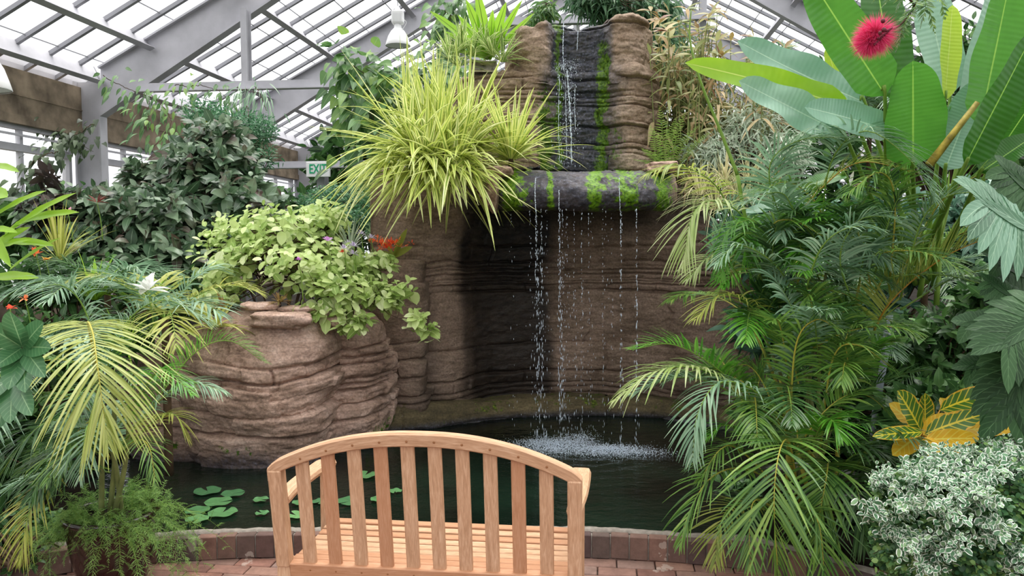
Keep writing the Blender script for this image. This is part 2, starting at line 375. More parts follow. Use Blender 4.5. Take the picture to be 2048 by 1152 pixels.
M_boulder = rockmat('planter_rock', ['5e483e', 'a58877', 'cbac9c', 'e2c9bb'], wetc='2c2620')
M_tower = rockmat('tower_rock', wetc='1b2116', cols=['5a483c', '89735f', 'b09a86', 'cfbaa6'])
M_lip = rockmat('basin_rock', ['6b4f3e', '977a64', 'b0937b', 'c2a88f'], moss='5f8a16', wetc='24262c')
M_darkrock = rockmat('wall_rock', ['56453a', '857060', 'a38b7b', 'b9a08e'], moss=None, wetc='130f0d')
M_ledge = rockmat('ledge_rock', ['3e3728', '63583f', '8c7c5e'], moss='4a5518')
M_steel = flat('grey_painted_steel', 'b3b2b8', .55, 0, .4, 2.5, .1)
M_steeld = flat('dark_grey_glazing_bar', '8a8a8f', .6, 0, .3)
M_concrete = flat('stained_concrete', '8a7c6a', .9, 0, .2, 3, .35, .3)
M_white = flat('white_enamel', 'f2f2f2', .35)
n = N('clear_roof_glass'); o = n.obj(); tr = n.n('BsdfTransparent'); df = n.n('BsdfTranslucent', Color=(.95, .95, .95, 1)); gl = n.n('BsdfGlossy', Roughness=.1)
ms = n.n('MixShader', Fac=.10); n.set(ms.inputs[1], tr.outputs[0]); n.set(ms.inputs[2], df.outputs[0]); M_glass = n.done(ms.outputs[0])
def brickmat(name, cols, rough=.8):
    n = N(name); o = n.obj(); r = island(n)
    c = n.ramp(r, [(i/(len(cols)-1), x) for i, x in enumerate(cols)])
    c = n.mix(.5, c, n.ramp(n.noise(o, 14, 6, .7), [(.3, '6a6462'), (.7, 'ffffff')]), 'MULTIPLY')
    c = n.mix(n.math('MULTIPLY', n.math('GREATER_THAN', n.noise(o, 6, 4), .62), .35), c, 'c9beb2')
    return n.done(n.bsdf(c, rough, 0, .3, n.bump(n.noise(o, 70, 4), .3, .004)))
M_curb = brickmat('dark_kerb_brick', ['5c4a48', '74584f', '56504c', '86665a', '6a5a52'])
M_paver = brickmat('red_paver', ['7d5a50', '936a5c', '8c7268', 'a07a6a', '84685e'])
M_mortar = flat('grey_mortar', '8d857c', .95, 0, .2, 30, .2, .4)
M_joint = flat('paver_joint_sand', '5d534b', .95, 0, .2, 20, .2)
M_soil = flat('dark_soil', '1f1a14', 1, 0, .1, 12, .4, .6)
n = N('pond_water'); o = n.obj(); wv = n.math('ADD', n.noise(n.mapv(o, (1, 2.2, 1)), 9, 3, .5), n.math('MULTIPLY', n.noise(o, 38, 2), .3))
M_water = n.done(n.bsdf(n.ramp(n.noise(o, 1.3, 4), [(.35, '070d08'), (.7, '14241a')]), .05, 0, .5, n.bump(wv, .35, .02), IOR=1.33))
n = N('running_water'); M_drop = n.done(n.bsdf('dfe6ee', .15, 0, .8, None, Transmission__Weight=.35, IOR=1.33))
M_foam = flat('water_foam', 'ccd8e6', .4, 0, .6)

# ================================================================ greenhouse shell
root = None
EAVE = -7.95
def frame_pts(side):  # (bx, ztop, zbot)
    return
def beam_I(mb, a, b, d0, d1, fw=.17, tw=.02):
    """tapered I rafter: a,b top centre points, d0,d1 depths"""
    a = np.array(a, float); b = np.array(b, float); side = nrm(np.cross(b-a, (0, 0, 1.)))
    z = np.array((0, 0, 1.))
    for (o0, o1, th, wd) in ((0, 0, .03, fw), (d0, d1, .03, fw)):
        p, q = a-z*o0, b-z*o1
        bar(mb, p, q, wd, th)
    P = [a-side*tw/2, b-side*tw/2, b-side*tw/2-z*d1, a-side*tw/2-z*d0, a+side*tw/2, b+side*tw/2, b+side*tw/2-z*d1, a+side*tw/2-z*d0]
    mb.add(P, [(0, 1, 2, 3), (7, 6, 5, 4), (0, 4, 5, 1), (3, 2, 6, 7)])
FR = [-6.0, -1.65, 2.6, 6.85, 11.1, 15.35, 19.6, 23.85]
TAN = .527; RZ0 = 4.30; RX0 = -7.55; RIDGE = -.1
ridge_z = RZ0+TAN*(RIDGE-RX0)
for i, by in enumerate(FR):
    bldg = thing('roof_truss', {3: 'grey steel portal frame standing just ahead of the camera overhead', 4: 'large grey tapered steel frame nearest the camera at top left'}.get(i, 'grey tapered steel frame spanning the glasshouse, %s' % ['rearmost behind the camera', 'second from the rear', 'third from the rear', '', '', 'middle one behind the hanging lamp', 'the next one beyond the lamp', 'farthest at the gable'][i]), 'steel frame', BW(0, by), -PSI, 'portal frames')
    for sg in (-1, 1):
        mb = MB()
        ex = RX0 if sg < 0 else 2*RIDGE-RX0
        rz = RZ0
        beam_I(mb, BW(ex, by, rz), BW(RIDGE, by, ridge_z), .72, .22)
        mb.build('rafter', M_steel, bldg, smooth=False)
        mb = MB(); s2 = sg
        for (xx, ww) in ((ex, .03), (ex+sg*.40, .03)):
            bar(mb, BW(xx, by, 0), BW(xx, by, rz-.72+(0 if xx == ex else .9)-.2*(xx != ex)), .17, ww, up=BW(1, 0)-BW(0, 0)) if False else box(mb, BW(xx, by, (rz-.7)/2+(0 if xx == ex else .25)), (ww, .17, rz-.7+(0 if xx == ex else .5)), (BW(1, 0), BW(0, 1), (0, 0, 1)))
        box(mb, BW(ex+sg*.2, by, (rz-.2)/2), (.4, .02, rz-.2), (BW(1, 0), BW(0, 1), (0, 0, 1)))
        mb.build('column', M_steel, bldg, smooth=False)
AX = (BW(1, 0), BW(0, 1), (0, 0, 1))
# purlins
W0 = 7.5; aE = RX0
def rzt(bx): return RZ0+TAN*((bx if bx <= RIDGE else 2*RIDGE-bx)-RX0)
pur = [-7.62, -6.78, -5.38, -3.80, -2.25, -.75]
for sg in (-1, 1):
    for k, bx in enumerate(pur):
        x = bx if sg < 0 else 2*RIDGE-bx
        mb = MB(); zt = rzt(x)
        d = nrm(np.array((1, 0, TAN if sg < 0 else -TAN))); rowX = BW(1, 0)*d[0]+np.array((0, 0, d[2])); up = np.cross(rowX, BW(0, 1))
        for y0, y1 in zip(FR[:-1], FR[1:]):
            c = BW(x, (y0+y1)/2, zt-.06)
            box(mb, c, (.02, y1-y0-.06, .25 if k else .32), (rowX, BW(0, 1), up)); box(mb, c+np.asarray(rowX)*.04*1-np.asarray(up)*(.12 if k else .16), (.09, y1-y0-.06, .012), (rowX, BW(0, 1), up))
        tag(mb.build('roof_purlin', M_steel, None, False), 'grey steel purlin along the %s roof slope, %s' % ('left' if sg < 0 else 'right', ['at the eave', 'first above the eave', 'second above the eave', 'third above the eave', 'fourth above the eave', 'highest beside the ridge'][k]), 'purlin', 'roof purlins')
# glazing: bars + panes, one roof object per slope (structure)
for sg in (-1, 1):
    mb = MB(); gb = MB(); dx = .62; step = (FR[1]-FR[0])/7
    A0, A1 = (-8.1, RIDGE) if sg < 0 else (2*RIDGE+8.1, RIDGE)
    y = FR[0]
    while y <= FR[-1]+.01:
        a = BW(A0, y, rzt(A0)+.07); b = BW(A1, y, rzt(A1)+.07); bar(mb, a, b, .035, .06); bar(mb, a-np.array((0, 0, .03)), b-np.array((0, 0, .03)), .06, .012)
        y += step
    x = A0
    nrow = 14; zz = .105
    for r in range(nrow+1):
        x = A0+(A1-A0)*r/nrow
        if 0 < r < nrow: bar(mb, BW(x, FR[0], rzt(x)+.085), BW(x, FR[-1], rzt(x)+.085), .014, .014)
    g = [BW(A0, FR[0], rzt(A0)+zz), BW(A1, FR[0], rzt(A1)+zz), BW(A1, FR[-1], rzt(A1)+zz), BW(A0, FR[-1], rzt(A0)+zz)]
    gb.add(g, [(0, 1, 2, 3)])
    c = mb.build('ceiling', M_steeld, None, False); tag(c, kind='structure'); gl_ = gb.build('glass_panes', M_glass, c, False)
mb = MB(); bar(mb, BW(RIDGE, FR[0], ridge_z+.02), BW(RIDGE, FR[-1], ridge_z+.02), .14, .16); tag(mb.build('ridge_beam', M_steel, None, False), 'grey ridge beam along the top of the glass roof', 'beam')
# left and right walls
def side_wall(sg):
    wx = -8.0 if sg < 0 else 2*RIDGE+8.0
    nm = 'wall_left' if sg < 0 else 'wall_right'
    mb = MB()
    def wb(z0, z1, y0, y1, th, off=0.0, m=0): box(mb, BW(wx-sg*0+(-sg)*off, (y0+y1)/2, (z0+z1)/2), (th, y1-y0, z1-z0), AX, m)
    wb(3.40, 4.02, FR[0], FR[-1], .14, .05); wb(3.28, 3.40, FR[0], FR[-1], .2, .04); wb(3.66, 3.68, FR[0], FR[-1], .1, .08)
    wb(0, .95, FR[0], FR[-1], .2, 0)
    wb(4.02, 4.25, FR[0], FR[-1], .06, -.08, 1)
    o = mb.build(nm, [M_concrete, M_steel], None, False); tag(o, kind='structure')
    for k in range(len(FR)-1):
        fm = MB(); y0, y1 = FR[k]+.22, FR[k+1]-.22
        def fb(z0, z1, a, b, th=.06): box(fm, BW(wx, (a+b)/2, (z0+z1)/2), (th, b-a, z1-z0), AX)
        for z0, z1 in ((.95, 1.02), (2.92, 3.02), (3.22, 3.28)): fb(z0, z1, y0, y1, .1)
        nn = 4
        for q in range(nn+1):
            yy = y0+(y1-y0)*q/nn; fb(.95, 3.28, yy-.03, yy+.03, .07 if q not in (0, nn) else .12)
        box(fm, BW(wx-sg*.12, (y0+y1)/2, 3.13), (.03, y1-y0, .03), AX)
        f = fm.build('window_%d' % (k+1+(20 if sg > 0 else 0)), M_steel, None, False); tag(f, kind='structure')
        gm = MB(); box(gm, BW(wx, (y0+y1)/2, 2.1), (.006, y1-y0, 2.2), AX); gm.build('pane', M_glass, f, False)
side_wall(-1); side_wall(1)
# gable end
mb = MB(); yb = FR[-1]+.12
box(mb, BW(RIDGE, yb, .45), (15.6, .16, .9), AX, 1)
for q in range(17):
    x = -7.9+q*.975; h = rzt(x)
    box(mb, BW(x, yb, h/2), (.05, .07, h), AX)
for z in (2.2, 3.4, 4.6, 5.8, 7.0):
    xl = max(-7.9, RX0+(z-RZ0)/TAN); box(mb, BW(RIDGE, yb, z), (2*(RIDGE-xl), .06, .06), AX)
o = mb.build('wall_back', [M_steel, M_concrete], None, False); tag(o, kind='structure')
gm = MB(); gm.add([BW(-7.9, yb, .9), BW(7.7, yb, .9), BW(7.7, yb, rzt(7.7)), BW(RIDGE, yb, ridge_z), BW(-7.9, yb, rzt(-7.9))], [(0, 1, 2, 3)], [(0, 3, 4)]); gm.build('pane', M_glass, o, False)
# posts and ties on the frame at by=11.1
def post(name, label, a, b, w=.09, d=.15, cat='post'):
    mb = MB(); a = np.array(a); b = np.array(b); L = b[2]-a[2]
    for s in (-1, 1): box(mb, (a+b)/2+BW(0, 1)*s*d/2, (w, .012, L), AX)
    box(mb, (a+b)/2, (.012, d, L), AX)
    tag(mb.build(name, M_steel, None, False), label, cat)
def tie(label, bx0, bx1, by, z, cat='beam', h=.13):
    mb = MB()
    box(mb, BW((bx0+bx1)/2, by, z), (bx1-bx0, .012, h), AX); box(mb, BW((bx0+bx1)/2, by-.05, z-h/2), (bx1-bx0, .11, .014), AX)
    tag(mb.build('tie_beam', M_steel, None, False), label, cat)
pby = 10.86
post('steel_post', 'grey steel post rising between the dark shrub and the pandanus', BW(-5.12, pby, 0), BW(-5.12, pby, 5.03))
post('steel_post', 'grey steel post right of the rock tower behind the dried canes', BW(1.36, pby, 0), BW(1.36, pby, rzt(1.5)-.4))
post('steel_post', 'short grey steel post under the exit sign', BW(-4.0, pby, 0), BW(-4.0, pby, 2.72), .12)
tie('long grey tie beam crossing the left post below the roof', -6.75, -3.6, pby-.12, 3.92)
tie('grey tie beam just above the top of the rock tower', -1.5, 1.5, pby-.12, 4.70)
tie('grey tie beam at the right behind the large paddle leaves', 2.9, 7.4, pby-.12, 3.98)
tie('grey beam carrying the exit sign', -5.15, -2.6, pby-.12, 2.78, h=.1)
# exit sign
s = thing('exit_sign', 'white exit sign with green letters on the grey beam', 'exit sign', BW(-3.98, pby-.22, 2.70), -PSI)
mb = MB(); box(mb, BW(-3.98, pby-.22, 2.70), (.345, .05, .215), AX, bev=.006); mb.build('sign_box', M_white, s, False)
M_green = flat('exit_green', '17a873', .5)
tcu = bpy.data.curves.new('lettering', 'FONT'); tcu.body = 'EXIT'; tcu.size = .185; tcu.align_x = 'CENTER'; tcu.align_y = 'CENTER'; tcu.extrude = .002; tcu.offset = .003
to = bpy.data.objects.new('lettering', tcu); COL.objects.link(to)
bpy.context.view_layer.update(); dg = bpy.context.evaluated_depsgraph_get(); tme = bpy.data.meshes.new_from_object(to.evaluated_get(dg)); bpy.data.objects.remove(to)
tme.materials.clear(); tme.materials.append(M_green)
to = bpy.data.objects.new('lettering', tme); COL.objects.link(to); to.parent = s; to.location = (0, -.028, 0); to.rotation_euler = (R(90), 0, 0); to.scale = (.68, 1.0, 1)
# lamps
def lamp(c, r, label, cord_top):
    t = thing('hanging_lamp', label, 'lamp', c, 0, 'high bay lamps'); c = np.asarray(c, float)
    mb = MB(); lathe(mb, c, [(r, 0), (r*1.01, .02*r), (r*.93, .3*r), (r*.78, .75*r), (r*.55, 1.15*r), (r*.30, 1.42*r), (r*.26, 1.75*r), (r*.22, 1.76*r), (r*.27, 1.4*r), (r*.52, 1.1*r), (r*.75, .72*r), (r*.9, .28*r), (r*.97, .01)], 40); mb.build('lamp_shade', M_white, t)
    mb = MB(); lathe(mb, c, [(0.001, .03*r), (r*.97, .03*r)], 40); mb.build('lens', flat('lamp_lens', '55605c', .2), t)
    mb = MB(); box(mb, c+np.array((0, 0, 2.25*r)), (r*.95, r*.8, r*1.05), bev=.02)
    for k in range(7): box(mb, c+np.array(((k-3)*.12*r, -.42*r, 2.2*r)), (.03*r, .06*r, .7*r))
    mb.build('ballast_housing', M_white, t, False)
    mb = MB(); lathe(mb, c+np.array((0, 0, 2.75*r)), [(.32*r, 0), (.1*r, .35*r), (.001, .36*r)], 12); mb.build('cap', M_white, t)
    mb = MB(); tube(mb, [c+np.array((0, 0, 3*r)), (c[0], c[1], cord_top)], .008, ns=6); mb.build('hanger', M_steel, t)
    mb = MB(); tube(mb, spline([c+np.array((.45*r, -.1, 2*r)), c+np.array((.75*r, -.1, 1.7*r)), c+np.array((.4*r, -.1, 1.1*r))], 12), .005, ns=5); mb.build('cord', M_white, t)
lamp(AT(796, 92, 12.6), .20, 'white bell-shaped lamp hanging above the pandanus', 6.9)
lamp(AT(-44, 178, 7.2), .27, 'white lamp dome cut off at the left edge of the view', 4.5)

# ================================================================ ground, curb, pool
cp = np.array([GZ(x, y) for x, y in ((-260, 1215), (140, 1146), (290, 1128), (500, 1117), (850, 1112), (1200, 1117), (1480, 1138), (1600, 1162), (1800, 1230))])
CU = spline(cp, 400); seg = np.r_[0, np.cumsum(np.linalg.norm(np.diff(CU, axis=0), axis=1))]
def curb_at(s): return np.array([np.interp(s, seg, CU[:, k]) for k in range(3)])
mb = MB(); mm = MB(); s = .02; rng = random.Random(4); bt = .10; bh = .125; th = .065
while s < seg[-1]-bt:
    a = curb_at(s); b = curb_at(s+bt-.006); d = nrm(b-a); nn = np.array((-d[1], d[0], 0)); c = (a+b)/2+nn*th/2
    box(mb, c+np.array((0, 0, bh/2+rng.uniform(-.003, .002))), (bt-.006, th, bh), (d, nn, (0, 0, 1)), bev=.004); s += bt
n_ = len(CU)
T = nrm(np.gradient(CU, axis=0)); NN = np.stack((-T[:, 1], T[:, 0], np.zeros(n_)), -1)
def strip(mb, offs, m=0):
    V = np.stack([CU+NN*o+np.array((0, 0, z)) for o, z in offs], 1) if not isinstance(offs, np.ndarray) else offs
    k = V.shape[1]; i = np.arange(n_-1)[:, None]*k; j = np.arange(k-1)[None]
    mb.add(V.reshape(-1, 3), np.stack((i+j, i+k+j, i+k+j+1, i+j+1), -1).reshape(-1, 4), m=m)
cb = mb.build('pond_kerb', M_curb, None, False); tag(cb, 'low curved kerb of upright dark bricks around the pond', 'kerb')
strip(mm, [(.012, 0), (.012, bh-.008), (th+.01, bh-.008), (th+.02, -.1)])
wv = .012*fbm(seg*3, s=5)+.006*fbm(seg*14, s=8)
V = np.stack([CU+NN*(th-.012+wv[:, None])+np.array((0, 0, bh-.004)), CU+NN*(th-.006+wv[:, None])+np.array((0, 0, 1.))*(bh+.012+wv*.6)[:, None], CU+NN*(th+.03+wv[:, None]*1.5)+np.array((0, 0, 1.))*(bh+.01+wv*.6)[:, None], CU+NN*(th+.05)+np.array((0, 0, -.02))], 1)
strip(mm, V)
mm2 = mm; mm2.build('mortar', M_mortar, cb)
# paving: running bond in building direction
mb = MB(); L_, B_ = .2, .1
yy = -1.0; row = 0
cx_, cy_ = CU[:, 0], CU[:, 1]
while yy < 4.7:
    xx = -4.0+(row % 2)*.1
    while xx < 4.0:
        c = BW(xx, yy, -.004)
        lim = np.interp(c[0], cx_, cy_) if cx_[0] < c[0] < cx_[-1] else 0
        if -1 < c[1] < lim+.06: box(mb, c+np.array((0, 0, -.02+rng.uniform(-.0015, .0015))), (L_-.006, B_-.006, .045), AX, bev=.004)
        xx += L_
    yy += B_; row += 1
fl = MB(); fl.add([(-14, -8, -.03), (14, -8, -.03), (14, 26, -.03), (-14, 26, -.03)], [(0, 1, 2, 3)])
f0 = fl.build('floor', M_joint, None, False); tag(f0, kind='structure')
mb.build('paving', M_paver, f0, False)
# planting bed soil: heightfield outside pool/patio
mb = MB(); gx = np.linspace(-7.8, 7.6, 120); gy = np.linspace(1.6, 23.7, 130); bX, bY = np.meshgrid(gx, gy); X = bX*math.cos(PSI)+bY*math.sin(PSI); Y = -bX*math.sin(PSI)+bY*math.cos(PSI)
lim = np.interp(X, cx_, cy_, left=2.6, right=3.2)
inpool = ((X+.25)/2.75)**2+((Y-5.6)/1.75)**2 < 1
Zs = np.where(Y < lim+.12, -.12, .16+.05*fbm(X*1.5, Y*1.5)); Zs = np.where(inpool, -.12, Zs); Zs = Zs+np.where((Y > 7.2), np.clip((Y-7.2)*.12, 0, .5), 0)
i = np.arange(129)[:, None]*120; j = np.arange(119)[None]
mb.add(np.stack((X, Y, Zs), -1).reshape(-1, 3), np.stack((i+j, i+j+1, i+121+j, i+120+j), -1).reshape(-1, 4))
tag(mb.build('planting_bed', M_soil), 'dark soil beds around the pond and patio', 'soil', kind='stuff')
# water surface
mb = MB(); nx, ny = 160, 140; gx = np.linspace(-3.4, 2.8, nx); gy = np.linspace(3.6, 7.6, ny); X, Y = np.meshgrid(gx, gy)
sp_c = GZ(1160, 898, .06); rr = np.hypot(X-sp_c[0], (Y-sp_c[1]))
Zw = .06+.0035*np.sin(rr*42)*np.exp(-rr*1.3)+.012*fbm(X*16, Y*16)*np.exp(-(rr/.45)**2)
keep = (Y > np.interp(X, cx_, cy_, left=3.9, right=4.2)+.03)
i = np.arange(ny-1)[:, None]*nx; j = np.arange(nx-1)[None]; q = np.stack((i+j, i+j+1, i+nx+1+j, i+nx+j), -1).reshape(-1, 4)
q = q[keep.reshape(-1)[q].all(1)]
mb.add(np.stack((X, Y, Zw), -1).reshape(-1, 3), q); tag(mb.build('pond_water', M_water), 'dark still pond water with ripples below the waterfall', 'water')

# ================================================================ rock work
class Strata:
    def __init__(s, seed, zmin, zmax, bands):
        """bands: list of (z0,z1,thickness)"""
        rg = random.Random(seed); b = [zmin-.4]; z = zmin-.4
        while z < zmax+.4:
            th = .08
            for z0, z1, t in bands:
                if z0 <= z < z1: th = t
            z += th*rg.choice((.38, .55, .8, 1, 1.3, 1.9)); b.append(z)
        s.b = np.array(b); s.seed = seed; s.off = np.array([rg.uniform(-1, 1) for _ in b]); s.jr = np.array([rg.uniform(0, 1) for _ in b])
    def __call__(s, u, z, amp=1.0, cw=1.0, rough=1.0, bulge=1.0):
        sd = s.seed
        zw = z+.06*fbm(u*.8, z*.4, s=sd, o=3)+.022*fbm(u*4, z*4, s=sd+3, o=4)
        b = s.b; i = np.clip(np.searchsorted(b, zw), 1, len(b)-1); th = b[i]-b[i-1]; t = (zw-b[i-1])/th
        lay = .020*vn(u*1.6+s.off[i]*40, s.off[i]*9, s=sd+5)+.010*s.off[i]+.010*sstep(-.15, .15, vn(u*3.1+s.off[i]*23, s.off[i]*3, s=sd+7))
        bul = .013*(1-np.abs(2*t-1)**7)*np.clip(th/.07, .5, 1.2)*(.6+.6*vn(u*2.3+s.off[i]*13, z*2, s=sd+6))-.024*(1-t)**1.6*np.clip(th/.07, .3, 1.4)
        dist = np.minimum(t, 1-t)*th; near = np.where(t > .5, i, i-1)
        mask = sstep(-.75, .0, vn(u*1.3+near*7.7, near*3.1, s=sd+9))*(.5+.5*s.jr[near])
        wc = (.0042+.005*np.clip(th/.15, 0, 1))*(.6+.9*np.abs(vn(u*2.7, near*2.1, s=sd+8)))
        cr = np.exp(-(dist/(wc*cw))**2)*mask
        # vertical joints
        uj = u*np.clip(.28/np.maximum(th, .02), .6, 2.2)*1.1+s.jr[i]*7+.04*vn(z*12, u*3, s=sd+2)
        dj = np.abs(uj-np.round(uj))/1.5
        jm = sstep(.0, .3, vn(np.round(uj)*3.3+i*5.5, s=sd+12))*np.clip(th/.09, 0, 1)
        crj = np.exp(-(dj/.012)**2)*jm*1.5
        seg_ = np.round(uj); lay = lay+.016*vn(seg_*5.7+i*3.3, i*1.9, s=sd+30)*np.clip(th/.06, .3, 1.2)
        fine = .016*fbm(u*4, z*7, s=sd+20, o=4)+.006*fbm(u*9, z*26, s=sd+28, o=3)+.004*fbm(u*22, z*30, s=sd+25, o=3)
        return amp*(lay+bul*bulge)-.044*amp*cr-.02*amp*crj+fine*rough
def rock_grid(mb, P, disp_fn, closed=False):
    """P (nv,nu,3) surface; disp along normal; returns displaced verts"""
    du = np.gradient(P, axis=1)
    if closed: du[:, 0] = P[:, 1]-P[:, -2]; du[:, -1] = du[:, 0]
    dv = np.gradient(P, axis=0); Nn = nrm(np.cross(du, dv))
    Q = P+Nn*disp_fn[..., None]; nv, nu = P.shape[:2]
    i = np.arange(nv-1)[:, None]*nu; j = np.arange(nu-1)[None]
    mb.add(Q.reshape(-1, 3), np.stack((i+j, i+j+1, i+nu+j+1, i+nu+j), -1).reshape(-1, 4)); return Q
def wallrock(name, parent, plan, z0, ztop, mat, seed, bands, res=.008, roll=.12, lean=0.0, wet=None, moss=None, amp=1.0, cap=.5, closed=False, rough=1.0, bulge=1.0, cw=1.0):
    """plan: list of (px,Y); ztop: list of (px, z)"""
    pl = np.array([(AT(px, 480, Y)[0], Y, px) for px, Y in plan]); C = spline(pl, 300)
    s = np.r_[0, np.cumsum(np.linalg.norm(np.diff(C[:, :2], axis=0), axis=1))]; nu = int(s[-1]/res); su = np.linspace(0, s[-1], nu)
    cx, cy, cpx = (np.interp(su, s, C[:, k]) for k in range(3))
    zt = np.interp(cpx, [a for a, _ in ztop], [b for _, b in ztop]); zm = max(b for _, b in ztop)
    nv = int((zm-z0)/res); v = np.linspace(0, 1, nv)[:, None]
    tx, ty = np.gradient(cx), np.gradient(cy); l = np.hypot(tx, ty); nx_, ny_ = ty/l, -tx/l   # outward (towards camera for left->right)
    Z = z0+(zt[None]-z0)*v
    back = roll*np.clip((Z-(zt[None]-roll*1.3))/(roll*1.3), 0, 1)**2.2+lean*(Z-z0)
    X = cx[None]-nx_[None]*back; Y = cy[None]-ny_[None]*back
    # cap going back
    nc = 14; f = np.linspace(0, 1, nc+1)[1:, None]**1.2
    ccx = (cx.min()+cx.max())/2
    tw_ = 1.0 if closed else 0.0
    X = np.vstack((X, X[-1]+(ccx-X[-1])*f*.9*tw_)); Y = np.vstack((Y, Y[-1]+(np.maximum(cy.max()+.1, Y[-1])-Y[-1])*f*tw_+cap*f*(1-tw_))); Z = np.vstack((Z, zt[None]+0*f+.02*fbm(su*6, s=seed+40)[None]*np.minimum(1, f*3)))
    P = np.stack((X, Y, Z), -1); st = Strata(seed, z0, zm, bands)
    D = st(np.broadcast_to(su[None], Z.shape), Z, amp, cw, rough, bulge); D[nv:] *= np.linspace(1, .2, nc)[:, None]
    mb = MB(); Q = rock_grid(mb, P, D); PX = np.broadcast_to(cpx[None], Z.shape)
    at = {'wet': (wet(PX, Z) if wet else np.zeros(Z.shape)).ravel(), 'moss': (moss(PX, Z) if moss else np.zeros(Z.shape)).ravel()}
    return mb.build(name, mat, parent, attrs=at)
def bell(x, c, w): return np.exp(-((x-c)/w)**2)
RW = thing('rock_waterfall', 'tall layered artificial rock waterfall with tower, mossy basin lip and curved wall', 'waterfall', (0.3, 6.9, 0))
# curved back wall
def wet_wall(px, z):
    e = fbm(px*.012, z*2.2, s=3)*26
    w1 = sstep(905, 945, px+e)*(1-sstep(1085, 1125, px+e*1.2))*.92
    w2 = bell(px, 1045, 60)*.5*sstep(1.2, 1.9, z)
    w3 = bell(px+e*.5, 850, 22)*.4*(1-sstep(.5, 1.3, z))+bell(px+e*.4, 925, 10)*.4
    w4 = sstep(1.68, 1.95, z+fbm(px*.02, s=7)*.05)*.75*sstep(930, 980, px)
    w5 = (1-sstep(.22, .5, z))*.35
    return np.clip(np.maximum.reduce([w1, w4, w5])+w2+w3, 0, 1)
wallrock('curved_wall', RW, [(640, 7.0), (700, 6.95), (760, 6.86), (830, 6.8), (885, 6.84), (925, 6.98), (965, 7.2), (1040, 7.36), (1130, 7.4), (1250, 7.36), (1350, 7.2), (1450, 6.95), (1560, 6.6), (1680, 6.2)], .05,
         [(700, 1.50), (738, 1.52), (748, 2.2), (756, 2.34), (900, 2.36), (940, 2.24), (990, 2.12), (1290, 2.12), (1330, 2.25), (1380, 2.2), (1420, 1.9), (1680, 1.8)], M_darkrock, 11,
         [(0, .42, .09), (.42, .85, .27), (.85, 1.42, .05), (1.42, 1.52, .12), (1.52, 2.4, .3)], .0068, roll=.05, wet=wet_wall, cap=1.1, amp=.85, cw=1.35, bulge=.7)
wallrock('rock_shelf', RW, [(742, 6.85), (750, 6.68), (785, 6.62), (820, 6.6), (846, 6.66), (856, 6.85)], .05, [(742, 1.52), (856, 1.52)], M_darkrock, 13, [(0, .42, .09), (.42, .85, .27), (.85, 1.3, .05), (1.3, 2, .16)], .0065, roll=.03, lean=0, cap=.4, wet=wet_wall, cw=1.3, bulge=.6)
# pool ledge at the foot
pl = [(640, 6.35), (720, 6.38), (790, 6.46), (870, 6.6), (960, 6.82), (1060, 7.0), (1180, 7.05), (1300, 6.98), (1400, 6.75), (1500, 6.4), (1600, 6.0)]
def mossl(px, z): return sstep(880, 1000, px)*.42*sstep(.08, .16, z)+.2*vn(px*.02, s=4)
wallrock('pool_ledge', RW, pl, -.1, [(600, .26), (800, .25), (1000, .20), (1600, .20)], M_ledge, 23, [(0, 1, .3)], .012, roll=.07, lean=.25, moss=mossl, wet=lambda p, z: (1-sstep(.07, .13, z))*.8, cap=.75, amp=.8)
# tower
def wet_tower(px, z):
    e = fbm(px*.03, z*2.5, s=9)*14
    a = sstep(1088, 1112, px+e)*(1-sstep(1205, 1228, px+e)); b = sstep(1075, 1100, px+e)*(1-sstep(1215, 1260, px+e*1.5))*.75*(1-sstep(3.1, 3.4, z))
    return np.clip(np.maximum(a, b)*(1-sstep(3.66, 3.72, z)*.6), 0, 1)
def moss_tower(px, z):
    e = fbm(px*.05, z*4, s=14)*7
    g = np.maximum(bell(px+e, 1117, 9)*.9*1, bell(px+e, 1201, 13)*1.05*sstep(3.75, 3.3, z))
    g = np.maximum(g, bell(px+e, 1088, 26)*.8*(1-sstep(2.9, 3.3, z))); g = np.maximum(g, bell(px+e, 1225, 22)*.5*(1-sstep(2.6, 3.2, z)))
    return np.clip(g, 0, 1.1)
ty = lambda py, Y: AT(1100, py, Y)[2]
wallrock('tower_base', RW, [(905, 8.0), (912, 7.5), (935, 7.2), (990, 7.02), (1060, 6.98), (1105, 7.12), (1150, 7.18), (1200, 7.12), (1250, 6.95), (1290, 7.02), (1312, 7.3), (1318, 7.9)], 2.02,
         [(905, ty(147, 7.1)), (1005, ty(142, 7.1)), (1318, ty(138, 7.1))], M_tower, 31, [(2, 3.05, .085), (3.05, 3.4, .14)], .0068, roll=.03, wet=wet_tower, moss=moss_tower, closed=True, amp=1.1, rough=2.0, bulge=.15, cw=1.0)
wallrock('tower_head', RW, [(1012, 8.1), (1012, 7.5), (1026, 7.15), (1060, 7.0), (1092, 7.02), (1106, 7.2), (1150, 7.28), (1198, 7.2), (1214, 7.02), (1255, 6.95), (1288, 7.05), (1302, 7.4), (1303, 8.1)], 3.1,
         [(1012, ty(72, 7.1)), (1020, ty(62, 7.1)), (1040, ty(54, 7.1)), (1062, ty(56, 7.1)), (1072, ty(46, 7.1)), (1100, ty(42, 7.1)), (1112, ty(48, 7.2)), (1195, ty(46, 7.2)), (1212, ty(38, 7.1)), (1235, ty(30, 7.1)), (1262, ty(33, 7.1)), (1292, ty(38, 7.1)), (1303, ty(55, 7.1))], M_tower, 37,
         [(3, 3.5, .3), (3.5, 4, .3)], .0068, roll=.035, wet=wet_tower, moss=moss_tower, closed=True, amp=1.0, rough=2.2, bulge=.2)
